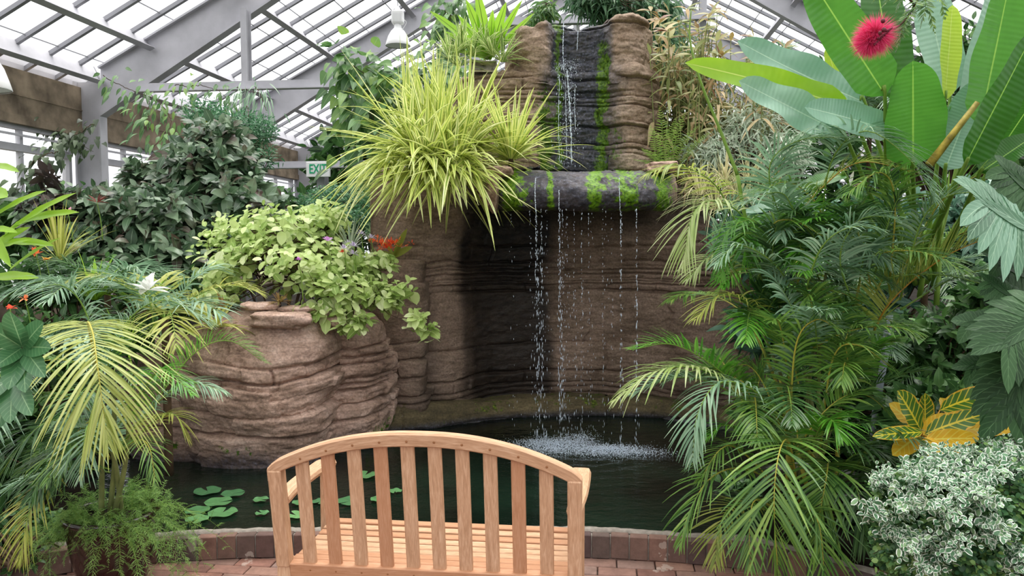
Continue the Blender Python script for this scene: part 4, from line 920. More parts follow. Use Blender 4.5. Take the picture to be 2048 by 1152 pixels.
KF = [
 ([(1620, 1040, 4.0), (1690, 960, 3.75), (1720, 1000, 3.6), (1730, 1100, 3.55)], mD, dict(n=26, L=.24, W=.017, start=.25, droop=.35)),
 ([(1600, 1060, 4.0), (1520, 1000, 3.7), (1500, 1040, 3.6), (1500, 1140, 3.55)], mA, dict(n=24, L=.2, W=.015, start=.3, droop=.3)),
 ([(1620, 1080, 4.0), (1620, 1020, 3.6), (1640, 1060, 3.5), (1650, 1170, 3.45)], mA, dict(n=24, L=.24, W=.017, start=.3, droop=.3)),
 ([(1600, 960, 4.1), (1500, 880, 4.0), (1450, 850, 3.9), (1410, 880, 3.85)], mBt, dict(n=24, L=.2, W=.014, start=.25, droop=.4)),
 ([(1640, 560, 4.6), (1560, 430, 4.5), (1540, 330, 4.4), (1600, 280, 4.3), (1700, 275, 4.2)], mG, dict(n=34, L=.28, W=.018, start=.35, droop=.35)),
 ([(1700, 560, 4.4), (1600, 440, 4.3), (1560, 385, 4.2), (1480, 410, 4.1)], mG, dict(n=28, L=.24, W=.016, start=.3, droop=.3)),
 ([(1780, 560, 4.3), (1790, 400, 4.2), (1760, 345, 4.1), (1690, 390, 4.0)], mA, dict(n=28, L=.24, W=.016, start=.3, droop=.35)),
 ([(1800, 600, 4.2), (1850, 430, 4.1), (1940, 385, 4.0), (2050, 430, 3.9)], mG, dict(n=34, L=.26, W=.017, start=.3, droop=.3)),
 ([(1800, 620, 4.2), (1900, 560, 4.1), (1990, 540, 4.0), (2060, 580, 3.9)], mG, dict(n=30, L=.24, W=.016, start=.2, droop=.3)),
 ([(1560, 620, 4.5), (1540, 470, 4.3), (1580, 440, 4.2), (1660, 480, 4.1)], mA, dict(n=26, L=.22, W=.015, start=.3, droop=.35)),
 ([(1720, 640, 4.2), (1680, 520, 4.1), (1720, 440, 4.0), (1800, 435, 3.9)], mG, dict(n=28, L=.24, W=.016, start=.3, droop=.35)),
 ([(1600, 640, 4.3), (1560, 540, 4.2), (1480, 490, 4.1), (1430, 530, 4.0)], mG, dict(n=26, L=.22, W=.015, start=.3, droop=.4)),
 ([(1660, 520, 4.6), (1640, 420, 4.5), (1580, 365, 4.4), (1510, 385, 4.3)], mA, dict(n=26, L=.24, W=.016, start=.3, droop=.4)),
 ([(1530, 560, 4.6), (1490, 440, 4.45), (1430, 402, 4.3), (1385, 430, 4.2), (1366, 530, 4.15)], mP, dict(n=24, L=.26, W=.017, start=.42, droop=.5, a0=60, a1=15)),
 ([(1500, 520, 4.7), (1460, 420, 4.5), (1420, 360, 4.35), (1350, 330, 4.2), (1290, 350, 4.1)], (L_yel, M_rachis_g), dict(n=20, L=.24, W=.017, start=.45, droop=.45, lift=.1)),
 ([(1510, 640, 4.5), (1470, 540, 4.4), (1420, 515, 4.3), (1375, 560, 4.2)], mP, dict(n=22, L=.19, W=.014, start=.4, droop=.4)),
 ([(1560, 700, 4.4), (1500, 610, 4.3), (1440, 590, 4.2), (1390, 640, 4.1)], (L_olive, M_rachis_g), dict(n=24, L=.22, W=.013, start=.3, droop=.4)),
 ([(1540, 850, 4.2), (1450, 750, 4.1), (1350, 690, 4.0), (1262, 700, 3.95)], mBt, dict(n=30, L=.24, W=.018, start=.2, droop=.25, lift=.45)),
 ([(1520, 830, 4.1), (1420, 745, 4.0), (1320, 740, 3.9), (1232, 800, 3.85)], mP, dict(n=26, L=.25, W=.019, start=.25, droop=.5)),
 ([(1600, 900, 4.1), (1520, 790, 3.9), (1440, 765, 3.8), (1395, 830, 3.7), (1385, 920, 3.65)], mG, dict(n=28, L=.24, W=.017, start=.3, droop=.5)),
 ([(1600, 1000, 4.1), (1500, 940, 3.9), (1430, 950, 3.75), (1385, 1010, 3.7), (1360, 1090, 3.65)], mA, dict(n=26, L=.24, W=.016, start=.25, droop=.35)),
 ([(1600, 1010, 4.0), (1580, 890, 3.7), (1560, 900, 3.5), (1548, 1000, 3.4), (1556, 1150, 3.4)], mA, dict(n=34, L=.33, W=.019, start=.3, droop=.3, a0=62, a1=25)),
 ([(1640, 1010, 4.0), (1655, 930, 3.8), (1652, 960, 3.65), (1630, 1080, 3.6)], mA, dict(n=28, L=.27, W=.021, start=.3, droop=.3)),
 ([(1640, 1020, 4.0), (1700, 915, 3.8), (1770, 920, 3.7), (1830, 1000, 3.6)], mD, dict(n=28, L=.25, W=.016, start=.25, droop=.4)),
 ([(1730, 700, 4.4), (1780, 605, 4.2), (1880, 520, 4.1), (1970, 478, 4.0), (2060, 450, 3.9)], mY, dict(n=44, L=.30, W=.018, start=.18, droop=.1, lift=.5, a0=55)),
 ([(1740, 680, 4.3), (1854, 446, 4.3), (1906, 384, 4.2), (1975, 346, 4.1), (2050, 370, 4.0)], mA, dict(n=36, L=.27, W=.018, start=.35, droop=.2)),
 ([(1600, 560, 4.7), (1545, 400, 4.6), (1580, 300, 4.5), (1660, 256, 4.4), (1760, 262, 4.3)], mG, dict(n=30, L=.26, W=.02, start=.3, droop=.45)),
 ([(1640, 500, 4.5), (1660, 330, 4.4), (1730, 262, 4.2), (1820, 320, 4.1), (1870, 400, 4.0)], mG, dict(n=34, L=.26, W=.017, start=.35, droop=.35, lift=.4)),
 ([(1540, 500, 4.6), (1640, 380, 4.5), (1720, 325, 4.4), (1830, 345, 4.2)], mY, dict(n=26, L=.24, W=.016, start=.35, droop=.25)),
 ([(1700, 560, 4.5), (1780, 420, 4.4), (1850, 300, 4.4), (1900, 220, 4.3)], mBt, dict(n=26, L=.2, W=.012, start=.4, droop=.0, a0=20, a1=12)),
 ([(1600, 620, 4.2), (1640, 500, 4.0), (1700, 455, 3.9), (1765, 460, 3.85)], mG, dict(n=24, L=.22, W=.016, start=.3, droop=.4)),
 ([(1640, 900, 4.1), (1665, 720, 3.9), (1715, 690, 3.8), (1790, 740, 3.75)], mA, dict(n=20, L=.2, W=.016, start=.35, droop=.5)),
 ([(1580, 900, 4.1), (1590, 700, 3.9), (1630, 640, 3.8), (1680, 660, 3.7)], mA, dict(n=18, L=.2, W=.018, start=.35, droop=.4)),
 ([(1700, 950, 4.1), (1760, 870, 3.9), (1840, 860, 3.8), (1890, 930, 3.75)], mD, dict(n=26, L=.22, W=.014, start=.25, droop=.4)),
 ([(1560, 980, 4.0), (1480, 900, 3.9), (1440, 900, 3.8), (1400, 960, 3.75)], mA, dict(n=24, L=.2, W=.013, start=.3, droop=.4)),
 ([(1600, 1040, 4.0), (1480, 1010, 3.8), (1440, 1050, 3.7), (1430, 1130, 3.65)], (L_yel, M_rachis_g), dict(n=22, L=.2, W=.014, start=.3, droop=.3)),
 ([(1520, 560, 4.6), (1500, 470, 4.5), (1500, 440, 4.4), (1450, 470, 4.3), (1440, 560, 4.25)], mBt, dict(n=26, L=.17, W=.015, start=.3, droop=.4)),
 ([(1560, 480, 4.7), (1520, 430, 4.6), (1490, 470, 4.4), (1500, 560, 4.35)], mBt, dict(n=26, L=.16, W=.015, start=.3, droop=.4)),
]
for i, (pts, ms_, kw) in enumerate(KF): pf(AP, pts, ms_, seed=100+i, rr=.006, **kw)
for i in range(84):
    q = crowns[i % len(crowns)]+rg.normal(0, .05, 3); az = rg.uniform(-170, 170); el = rg.uniform(15, 80)
    ms_ = (mA, mA, mG, mD, mBt, mD)[int(rg.integers(6))]
    if q[0]+math.sin(R(az))*.6 < 1.05 and q[2] > .9: az = abs(az)*.7
    rf(AP, q, az, el, rg.uniform(.5, .8), ms_, sag=rg.uniform(.3, .7), seed=200+i, n=32, L=.21, W=.013, start=.2, droop=rg.uniform(.2, .5), rr=.005)
# grey pipe
mb = MB(); tube(mb, [AT(1745, 900, 4.9), AT(1752, 820, 4.9), AT(1768, 720, 4.9), AT(1779, 630, 4.9)], .022, ns=12); tube(mb, [AT(1752, 810, 4.9), AT(1755, 795, 4.9)], .027, ns=12)
p0 = AT(1738, 990, 4.9); tube(mb, [(p0[0]-.04, 4.9, .05), AT(1745, 900, 4.9)], .022, ns=12); tag(mb.build('grey_pipe', flat('grey_plastic_pipe', '8f96a0', .4)), 'leaning grey pipe behind the palm canes at right', 'pipe')

# ================================================================ left: palm in dark glazed pot with asparagus fern
c = pot('plant_pot', 'dark glazed pot at the left end of the kerb holding a palm and feathery fern', 205, 3.70, .205, .38, M_pot)
PC = c+np.array((0, 0, .34)); LP = thing('potted_palm', 'feather palm with a big yellow-green drooping frond in the dark glazed pot', 'palm', PC)
for k, (px, py) in enumerate(((185, 690), (225, 760), (260, 800), (200, 820))):
    q = AT(px, py, 3.6); b = PC+np.array((.03*k-.05, .02*(k % 2), 0)); mb = MB(); tube(mb, spline([b, (b+q)/2+np.array((.02, 0, 0)), q], 12), .014, .009, 7); mb.build('cane', M_cane, LP)
mYG = (leafmat('drooping_frond_leaflet', ['8c9c48', 'a2ae5c', 'b8c07a'], .38, .35, .5, vein='c9cf78', veinw=.12), M_rachis)
LK = [
 ([(200, 760, 3.5), (176, 650, 3.35), (186, 668, 3.15), (196, 740, 3.0), (214, 880, 2.95)], mYG, dict(n=38, L=.34, W=.0155, start=.28, droop=.42, a0=78, a1=14, lift=.15, rr=.006)),
 ([(250, 880, 3.6), (320, 790, 3.6), (390, 705, 3.6), (460, 682, 3.6), (532, 728, 3.6)], mBt, dict(n=48, L=.16, W=.008, start=.1, droop=.3, lift=.75, a0=48, a1=25)),
 ([(250, 880, 3.5), (320, 800, 3.5), (380, 765, 3.5), (450, 785, 3.45)], mG, dict(n=30, L=.17, W=.012, start=.2, droop=.5)),
 ([(250, 900, 3.6), (310, 840, 3.5), (350, 830, 3.4), (375, 880, 3.4)], (L_olive, M_rachis_g), dict(n=26, L=.16, W=.010, start=.2, droop=.4)),
 ([(190, 720, 3.6), (170, 620, 3.6), (120, 570, 3.5), (40, 590, 3.4)], mG, dict(n=34, L=.22, W=.010, start=.2, droop=.4, lift=.4)),
 ([(210, 780, 3.7), (250, 650, 3.8), (330, 600, 3.8), (420, 650, 3.8)], mG, dict(n=34, L=.22, W=.010, start=.25, droop=.4, lift=.4)),
 ([(190, 860, 3.6), (130, 900, 3.4), (95, 930, 3.3), (60, 1000, 3.2)], mD, dict(n=28, L=.19, W=.011, start=.15, droop=.4)),
 ([(210, 880, 3.6), (180, 880, 3.3), (140, 900, 3.15), (105, 990, 3.1)], mD, dict(n=28, L=.18, W=.011, start=.2, droop=.4)),
 ([(200, 860, 3.5), (180, 850, 3.3), (170, 870, 3.15), (160, 960, 3.1)], mG, dict(n=24, L=.17, W=.010, start=.2, droop=.3)),
 ([(170, 800, 3.6), (100, 740, 3.5), (40, 760, 3.4), (-20, 840, 3.3)], mD, dict(n=34, L=.2, W=.010, start=.2, droop=.45)),
 ([(180, 860, 3.6), (110, 840, 3.4), (50, 880, 3.3), (-20, 980, 3.25)], mD, dict(n=34, L=.2, W=.010, start=.2, droop=.45)),
 ([(170, 920, 3.6), (100, 960, 3.4), (60, 1020, 3.3), (40, 1120, 3.25)], (L_olive, M_rachis_g), dict(n=24, L=.16, W=.010, start=.3, droop=.45)),
 ([(240, 900, 3.6), (280, 880, 3.4), (300, 900, 3.3), (310, 960, 3.25)], mA, dict(n=24, L=.14, W=.010, start=.2, droop=.4)),
 ([(230, 860, 3.6), (300, 760, 3.5), (330, 740, 3.4), (385, 790, 3.3)], mBt, dict(n=28, L=.17, W=.010, start=.2, droop=.4)),
]
for i, (pts, ms_, kw) in enumerate(LK): pf(LP, pts, ms_, seed=300+i, **kw)
for i in range(16): rf(LP, PC+np.array((0, 0, rg.uniform(.2, .7))), rg.uniform(-150, 60), rg.uniform(10, 70), rg.uniform(.4, .6), (mD, mA, mG)[i % 3], sag=.5, seed=330+i, n=26, L=.17, W=.010, start=.2, droop=.4, rr=.004)
AF = thing('asparagus_fern', 'wispy bright green feathery fern spilling over the dark glazed pot', 'fern', PC)
mb = MB()
for i in range(108):
    az = rg.uniform(-60, 180) if i % 4 else rg.uniform(-180, -60); a = R(az); ln = rg.uniform(.16, .40)*(1.4 if 20 < az < 120 else .85); e = R(rg.uniform(-5, 75)); d = np.array((math.sin(a)*math.cos(e), -math.cos(a)*math.cos(e), math.sin(e)))
    t = np.linspace(0, 1, 6)[:, None]; P = PC+np.array((math.sin(a), -math.cos(a), 0))*.12+d*ln*t-np.array((0, 0, 1.))*ln*rg.uniform(.5, 1.3)*t**2
    P = P+rg.normal(0, .008, P.shape)
    frond(mb, P, n=26, L=.032, W=.0028, start=.12, a0=60, a1=35, lift=.2, droop=.2, rr=.0016, nl=2, seed=400+i, prof='fern')
    S = spline(P, 12)
    for j in range(3, 11): 
        dd = nrm(rg.normal(size=3)); frond(mb, [S[j], S[j]+dd*.04, S[j]+dd*.075-np.array((0, 0, .015))], n=9, L=.02, W=.0024, start=.1, lift=.1, droop=.2, rr=.001, nl=2, seed=i*20+j, prof='fern')
mb.build('foliage', [L_asp, M_rachis_g], AF)

# ================================================================ pandanus (striped) clumps
def striped(name, label, c, n, L, W, seed, az=(0, 360), el=(-20, 85), droop=(.15, .6)):
    t = thing(name, label, 'pandanus', c); mb = MB()
    for k, cc in enumerate(np.atleast_2d(c)): rosette(mb, cc, n, L, W, 'blade', el=el, nl=8, droop=droop, seed=seed+k, rbase=.05, fold=.35, lj=.3, az=az)
    mb.build('foliage', L_pand, t); return t
cs = [AT(870, 318, 6.25), AT(820, 300, 6.3), AT(930, 300, 6.4), AT(868, 262, 6.5), AT(905, 340, 6.1), AT(850, 340, 6.15)]
PN = thing('striped_pandanus', 'huge cream and yellow striped screw pine spilling over the rock wall', 'pandanus', cs[0]); 
for k, cc in enumerate(cs):
    mb = MB(); rosette(mb, cc, [115, 95, 95, 85, 85, 75][k], [.80, .80, .78, .70, .66, .64][k], .043, 'blade', el=(-25, 88), nl=9, droop=(.1, .55), seed=500+k, rbase=.06, fold=.35, lj=.28); mb.build('leaf_crown', L_pand, PN)
    sm = MB(); q = np.array(cc); tube(sm, [(q[0], q[1]+.1, 2.2), q], .03, .02, 7); sm.build('stem', M_bark, PN)
# hanging skirt over the wall
mb = MB(); n_ = 110; px = rg.uniform(770, 950, n_); P = np.array([AT(a, b, 6.0) for a, b in zip(px, rg.uniform(310, 350, n_))])
D = nrm(np.stack((rg.normal(0, .35, n_)+(px-860)/260, np.full(n_, -.7), rg.uniform(-.3, .5, n_)), -1))
leaves(mb, P, D, np.array((0, -.3, 1.)), rg.uniform(.32, .52, n_), .042, 'blade', nl=9, droop=rg.uniform(.3, .8, n_), fold=.35); mb.build('leaf_skirt', L_pand, PN)
c2 = AT(1022, 318, 6.35); PN2 = thing('striped_pandanus', 'smaller striped screw pine beside the rock tower, its leaves crossing the dark wet rock', 'pandanus', c2)
mb = MB(); rosette(mb, c2, 75, .66, .042, 'blade', el=(0, 85), nl=9, droop=(.15, .55), seed=520, rbase=.05, fold=.35); mb.build('leaf_crown', L_pand, PN2)
sm = MB(); tube(sm, [(c2[0], c2[1], 2.2), c2], .03, .02, 7); sm.build('stem', M_bark, PN2)

# ================================================================ bird's nest plant in trough on the rock shoulder
tc_ = AT(967, 137, 7.15); TR = thing('stone_trough', 'pale stone block trough on the shoulder of the rock tower', 'planter', tc_)
mb = MB(); box(mb, tc_+np.array((0, 0, .0)), (.25, .22, .10), bev=.012); mb.build('trough_body', M_stonepot, TR)
c = AT(978, 118, 7.15); BN = thing('bird_nest_plant', 'bright green plant with broad upright strap leaves in the stone trough', 'plant', c)
for k, (tx, ty_, L_, W_) in enumerate([(868, 20, .66, .085), (935, 0, .62, .10), (1010, 5, .66, .10), (1062, 25, .56, .06), (955, -20, .62, .11), (1040, 0, .62, .07), (895, 60, .5, .06), (920, 30, .5, .08), (985, 20, .45, .08), (1030, 60, .4, .06), (905, 95, .35, .05)]):
    q = AT(tx, ty_, 7.1-.1*(k % 3)); d = q-c; L2 = np.linalg.norm(d)*1.08; mb = MB(); leaves(mb, c, d, np.array((0, -1., .35)), L2, W_, 'strap', nl=12, nw=4, droop=.06, fold=.3, wave=.10, wfreq=2.5); mb.build('leaf', L_bird, BN)
c = AT(955, 124, 7.0); VS = thing('cream_edged_bromeliad', 'cluster of cream-edged arching leaves around the stone trough', 'bromeliad', c); mb = MB()
for k, (px, py) in enumerate(((915, 132), (945, 112), (985, 112), (1005, 124), (925, 100), (970, 90), (900, 118))): rosette(mb, AT(px, py, 7.0), 24, .30, .026, 'strap', el=(5, 85), nl=6, droop=(.1, .5), seed=540+k, rbase=.02, fold=.35)
mb.build('foliage', L_varieg, VS)

# ================================================================ lime shrub
bz = .9
shrub('lime_shrub', 'lime green leafy shrub trailing over the rock planter towards the wall', 'shrub', [AT(600, 560, 6.2), AT(680, 600, 6.1), AT(540, 560, 6.3)],
      [B(560, 455, 6.3, 150, 50, .45, 180), B(650, 440, 6.5, 60, 45, .4, 60), B(450, 520, 6.1, 75, 65, .35, 90), B(600, 525, 6.0, 150, 60, .4, 170), B(680, 575, 5.8, 80, 45, .25, 90), B(770, 585, 5.75, 55, 38, .15, 42), B(720, 530, 6.0, 80, 30, .25, 60), B(705, 640, 5.65, 45, 22, .1, 16), B(800, 575, 5.75, 35, 22, .1, 12), B(835, 632, 5.7, 22, 18, .08, 9), B(855, 655, 5.7, 22, 12, .06, 6), B(430, 590, 5.9, 50, 30, .2, 25), B(650, 620, 5.7, 70, 20, .15, 25)],
      4, .105, .072, L_lime, ntw=150, tr=.006, shape='oblong', seed=21, el=12, spacing=.28, droop=.15, upb=.9, fold=.18, front=.35, phi=90, hollow=.3)
# dark shrub
shrub('dark_shrub', 'large dark green broad-leaved shrub in front of the left windows', 'shrub', [AT(260, 620, 7.3), AT(400, 620, 7.5), AT(160, 600, 7.0)],
      [B(300, 440, 7.0, 150, 75, .6, 330), B(420, 340, 7.6, 100, 65, .6, 210), B(175, 440, 6.8, 90, 70, .5, 130), B(480, 420, 7.2, 90, 80, .5, 160), B(440, 275, 7.8, 60, 40, .5, 60), B(310, 345, 7.6, 60, 40, .4, 45), B(250, 500, 6.6, 170, 45, .4, 170), B(100, 420, 6.8, 50, 45, .4, 40)],
      6, .20, .105, L_hib, ntw=130, tr=.012, seed=22, el=15, spacing=.2, droop=.3, upb=.7, fold=.2, front=.3, stem=M_dkstem)
shrub('spindly_bronze_shrub', 'thin dark-leaved shoot standing against the bright left window', 'shrub', AT(110, 520, 6.6),
      [B(95, 345, 6.6, 22, 28, .1, 6), B(70, 400, 6.6, 40, 30, .15, 9), B(125, 395, 6.6, 35, 22, .15, 8), B(100, 440, 6.6, 50, 30, .15, 12)], 5, .15, .08, leafmat('bronze_green_leaf', ['2a2a26', '3f3430', '4c4a3a'], .2, .4, .5), ntw=22, tr=.006, seed=23, el=5, spacing=.25, upb=1.0)
shrub('feathery_tree', 'fine-leaved bluish green tree in front of the second window bay', 'tree', AT(440, 600, 8.8),
      [B(470, 255, 8.6, 90, 40, .5, 500), B(410, 225, 8.8, 50, 30, .4, 160), B(480, 310, 8.4, 80, 40, .4, 260)], 7, .075, .02, L_fine, ntw=70, tr=.01, seed=24, el=15, spacing=.35, nl=3, shape='lance')
mb = MB(); q = AT(413, 246, 8.2); rosette(mb, q, 7, .07, .05, 'round', el=(10, 50), nl=4, droop=(0, .1), seed=3); ball(mb, q, .014)
tag(mb.build('yellow_flower', flat('yellow_petal', 'f0e020', .5)), 'single yellow flower high in the dark shrub', 'flower')
# vines on structures
def vine(name, label, paths, n, L, W, mat, seed, r=.006, shape='heart', spread=.12):
    rg = np.random.default_rng(seed); P0 = AT(*paths[0][0]); t = thing(name, label, 'vine', P0); mb = MB(); sm = MB()
    for pts in paths:
        S = spline([AT(*p) for p in pts], 50); S = S+np.cumsum(rg.normal(0, .006, S.shape), 0); tube(sm, S, r, r*.5, 5)
        i = rg.integers(0, 50, n); off = rg.normal(0, spread, (n, 3)); off[:, 2] -= spread*.4
        D = nrm(off+np.array((0, -.25, -.25))); leaves(mb, S[i]+off*.8, D, nrm(np.array((0, -.6, .8))+rg.normal(0, .35, (n, 3))), L*rg.uniform(.6, 1.15, n), W*rg.uniform(.7, 1.1, n), shape, nl=5, droop=.2, fold=.2, curl=.1)
    mb.build('foliage', mat, t); sm.build('stem', M_bark, t); return t
vine('window_vine', 'small-leaved vine trailing across the top of the left windows', [[(60, 245, 11), (120, 262, 11.5), (190, 300, 11.4)], [(130, 300, 9.6), (70, 320, 9), (30, 390, 8.8)], [(190, 250, 11), (120, 300, 10.4)]], 60, .12, .08, leafmat('window_vine_leaf', ['31402c', '46583a', '5f7450'], .25), 31, spread=.10)
vine('truss_vine', 'leafy vine climbing the knee of the nearest roof frame', [[(205, 150, 11), (250, 175, 10.9), (300, 190, 10.8), (360, 215, 10.6)], [(300, 185, 10.8), (340, 240, 10.4), (300, 300, 10.0)], [(350, 170, 10.7), (420, 170, 10.6), (470, 200, 10.6)], [(300, 190, 10.8), (290, 230, 10.6), (300, 260, 10.4)]], 42, .17, .06, L_vine, 32, shape='lance', spread=.13)
vine('exit_vine', 'broad-leaved vine climbing past the exit sign up to the lamp rafter', [[(700, 480, 8.8), (715, 410, 8.8), (740, 320, 8.7), (720, 220, 8.8), (700, 140, 8.9)], [(730, 330, 8.4), (760, 280, 8.3), (720, 180, 8.5)], [(720, 150, 8.8), (790, 150, 8.6), (870, 155, 8.5)], [(690, 110, 9), (720, 180, 8.7), (740, 280, 8.5)], [(700, 120, 8.9), (735, 150, 8.6), (760, 200, 8.4)], [(870, 150, 8.5), (820, 180, 8.4), (760, 190, 8.4)]], 90, .19, .125, L_vine, 33, spread=.17)
vine('post_creeper', 'grassy creeper hanging on the left post at the tie beam', [[(510, 175, 10.6), (525, 200, 10.5), (535, 230, 10.4)], [(470, 175, 10.5), (520, 185, 10.5)]], 40, .24, .022, L_grpalm, 34, shape='blade', spread=.12)
vine('lamp_creeper', 'dark creeper behind the bird nest plant on the roof frame', [[(880, 60, 8.9), (900, 20, 8.9), (940, 0, 8.9)], [(900, 30, 8.7), (890, 80, 8.7), (910, 140, 8.6)], [(870, 150, 8.4), (910, 170, 8.3)]], 95, .14, .085, L_vine, 35, spread=.14)
shrub('teal_fern_bush', 'fine teal-green bush below the exit sign', 'shrub', AT(690, 560, 7.0), [B(680, 400, 7.4, 65, 40, .4, 420), B(640, 400, 7.6, 50, 22, .3, 160), B(700, 440, 7.0, 50, 40, .3, 240)], 6, .05, .02, L_fine, ntw=60, seed=36, nl=3, el=10)
shrub('hanging_basket_greens', 'dark drooping foliage above the rock tower on the right', 'foliage', AT(1250, 5, 8.9), [B(1235, 10, 9.3, 75, 26, .5, 260), B(1180, -8, 9.3, 60, 25, .5, 120), B(1310, 20, 9.4, 60, 40, .4, 160), B(1330, 90, 9.2, 50, 50, .4, 170), B(1350, 150, 9.0, 60, 50, .4, 170)], 6, .16, .035, leafmat('hanging_leaf', ['3c6244', '547e58', '76986e'], .25), ntw=10, tr=.004, seed=37, shape='lance', droop=.6, upb=.2)
shrub('small_hanging_greens', 'small tuft of drooping leaves left of the tower top', 'foliage', AT(1095, 12, 9.3), [B(1092, 22, 9.3, 26, 16, .3, 60), B(1070, 32, 9.3, 18, 10, .3, 24)], 5, .14, .03, L_vine, ntw=16, seed=38, shape='lance', droop=.6, upb=.2)

# ================================================================ canes with dried leaves right of the tower
CN = thing('dried_cane_clump', 'clump of tall canes with browned dry leaves right of the rock tower', 'canes', AT(1400, 340, 7.2)); sm = MB(); mb = MB(); db = MB(); rb = MB()
for i in range(60):
    px = rg.uniform(1300, 1560); Y = rg.uniform(6.9, 8.0); top = rg.uniform(15, 150)+max(0, px-1420)*.35; a = AT(px+rg.normal(0, 12), 350, Y); b = AT(px+rg.normal(0, 22), top, Y)
    S = spline([(a[0], a[1], a[2]-.2), a, (a+b)/2+np.array((rg.normal(0, .03), 0, 0)), b], 20); tube(sm, S, .008, .004, 5)
    n_ = 13; j = rg.integers(4, 20, n_); D = nrm(np.stack((rg.normal(0, 1, n_), rg.normal(0, .6, n_), rg.uniform(-.7, .6, n_)), -1)); tgt = (mb, db)[i % 2]
    leaves(tgt, S[j], D, np.array((0, -.5, .8)), rg.uniform(.12, .26, n_), rg.uniform(.02, .05, n_), 'lance', nl=5, droop=rg.uniform(.1, .8, n_), fold=.3, curl=.2)
    leaves(rb if rg.uniform() < .5 else mb, np.repeat(S[-1][None], 4, 0), nrm(np.stack((rg.normal(0, 1, 4), rg.normal(0, .5, 4), rg.uniform(.0, .7, 4)), -1)), np.array((0, -.5, .8)), .17, .05, 'lance', nl=5, droop=.2, fold=.3)
sm.build('cane', M_cane, CN); mb.build('green_leaves', L_cane, CN); db.build('dried_leaves', L_dry, CN); rb.build('bronze_leaves', leafmat('bronze_tip_leaf', ['7a4a34', '8f7a44', '9aa050'], .35), CN)
shrub('yellowed_cane_foliage', 'pale yellowed foliage low against the right side of the tower', 'foliage', AT(1380, 340, 7.4), [B(1370, 150, 7.8, 70, 60, .4, 90), B(1400, 240, 7.6, 90, 70, .4, 170), B(1480, 250, 7.6, 90, 60, .4, 150)], 5, .15, .04, L_cane, ntw=70, seed=41, shape='lance', stem=M_cane)
shrub('silvery_bamboo', 'silvery narrow-leaved thicket behind the palm right of the tower', 'foliage', AT(1500, 360, 7.0), [B(1500, 260, 7.2, 80, 55, .4, 230), B(1430, 300, 7.0, 80, 35, .3, 130), B(1560, 300, 6.9, 70, 50, .3, 140)], 6, .16, .018, L_silver, ntw=60, seed=42, shape='lance', droop=.5, upb=.3, nl=4)
FE = thing('sword_fern', 'upright pale green fern growing between the tower and the basin rim', 'fern', AT(1330, 330, 6.7))
for i, (b_, t_) in enumerate([((1330, 330), (1318, 210)), ((1335, 330), (1352, 235)), ((1325, 335), (1282, 296)), ((1330, 335), (1262, 318)), ((1345, 330), (1398, 250)), ((1340, 330), (1372, 222)), ((1320, 335), (1300, 250)), ((1360, 330), (1425, 262)), ((1325, 335), (1290, 325))]):
    mid = ((b_[0]+t_[0])/2, min(b_[1], t_[1])+(abs(b_[1]-t_[1]))*.35); pf(FE, [(*b_, 6.7), (*mid, 6.6), (*t_, 6.5)], (leafmat('fern_leaf_%d' % i, ['7fa046', '98b45c'], .35) if i == 0 else bpy.data.materials['fern_leaf_0'], M_rachis_g), n=22, L=.07, W=.009, start=.08, a0=80, a1=60, lift=.1, droop=.15, prof='fern', seed=600+i, rr=.003, nl=3)
GR = thing('dry_grass_tuft', 'pale dry grassy tuft spilling beside the basin at right', 'grass tuft', AT(1420, 380, 6.1)); mb = MB()
for k, (px, py, Y) in enumerate(((1400, 390, 6.0), (1450, 360, 6.1), (1480, 400, 5.8), (1430, 420, 5.8), (1500, 360, 6.0))): rosette(mb, AT(px, py, Y), 60, .34, .010, 'blade', el=(10, 85), nl=7, droop=(.4, 1.0), seed=610+k, rbase=.04)
mb.build('foliage', L_grass, GR)

# ================================================================ background palms right
def small_palm(label, px, py, Y, n, length, mats, seed, el=(15, 75), L=.22, W=.012, name='feather_palm', base_py=640, n2=34, sag=.55, az=(-160, 160), trunk=.03):
    q = AT(px, py, Y); b = q.copy(); b[2] = .15; t = thing(name, label, 'palm', b); rg = np.random.default_rng(seed)
    mb = MB(); tube(mb, spline([b, (b+q)/2, q], 10), trunk, trunk*.8, 8); mb.build('trunk', M_bark, t)
    for i in range(n): rf(t, q, az[0]+(az[1]-az[0])*(i+rg.uniform(0, .8))/n, rg.uniform(*el), length*rg.uniform(.8, 1.15), mats[i % len(mats)], sag=sag*rg.uniform(.7, 1.2), seed=seed*10+i, n=n2, L=L, W=W, start=.15, droop=.35, rr=.006, nl=4)
    return t
small_palm('dark feather palm behind the bluish paddle leaves, right of the canes', 1600, 250, 8.0, 12, 1.1, (mD, mD), 71, L=.34, W=.018)
small_palm('dark feather palm high behind the paddle leaves at right', 1740, 230, 8.2, 12, 1.1, (mD, mG), 72, L=.34, W=.018)
small_palm('grey-green feather palm spiking up near the right rafter', 1530, 190, 8.4, 9, .9, (mG, (L_olive, M_rachis)), 73, L=.3, W=.014, el=(40, 85))
small_palm('mid-green feather palm filling the gap behind the yellow canes', 1640, 560, 6.0, 14, .9, (mG, mD, mA), 74)
small_palm('mid-green feather palm behind the leaning grey pipe', 1850, 560, 6.0, 14, .9, (mD, mG, mA), 75)
small_palm('dark feather palm low behind the croton', 1900, 720, 5.4, 12, .8, (mD, mD), 76)
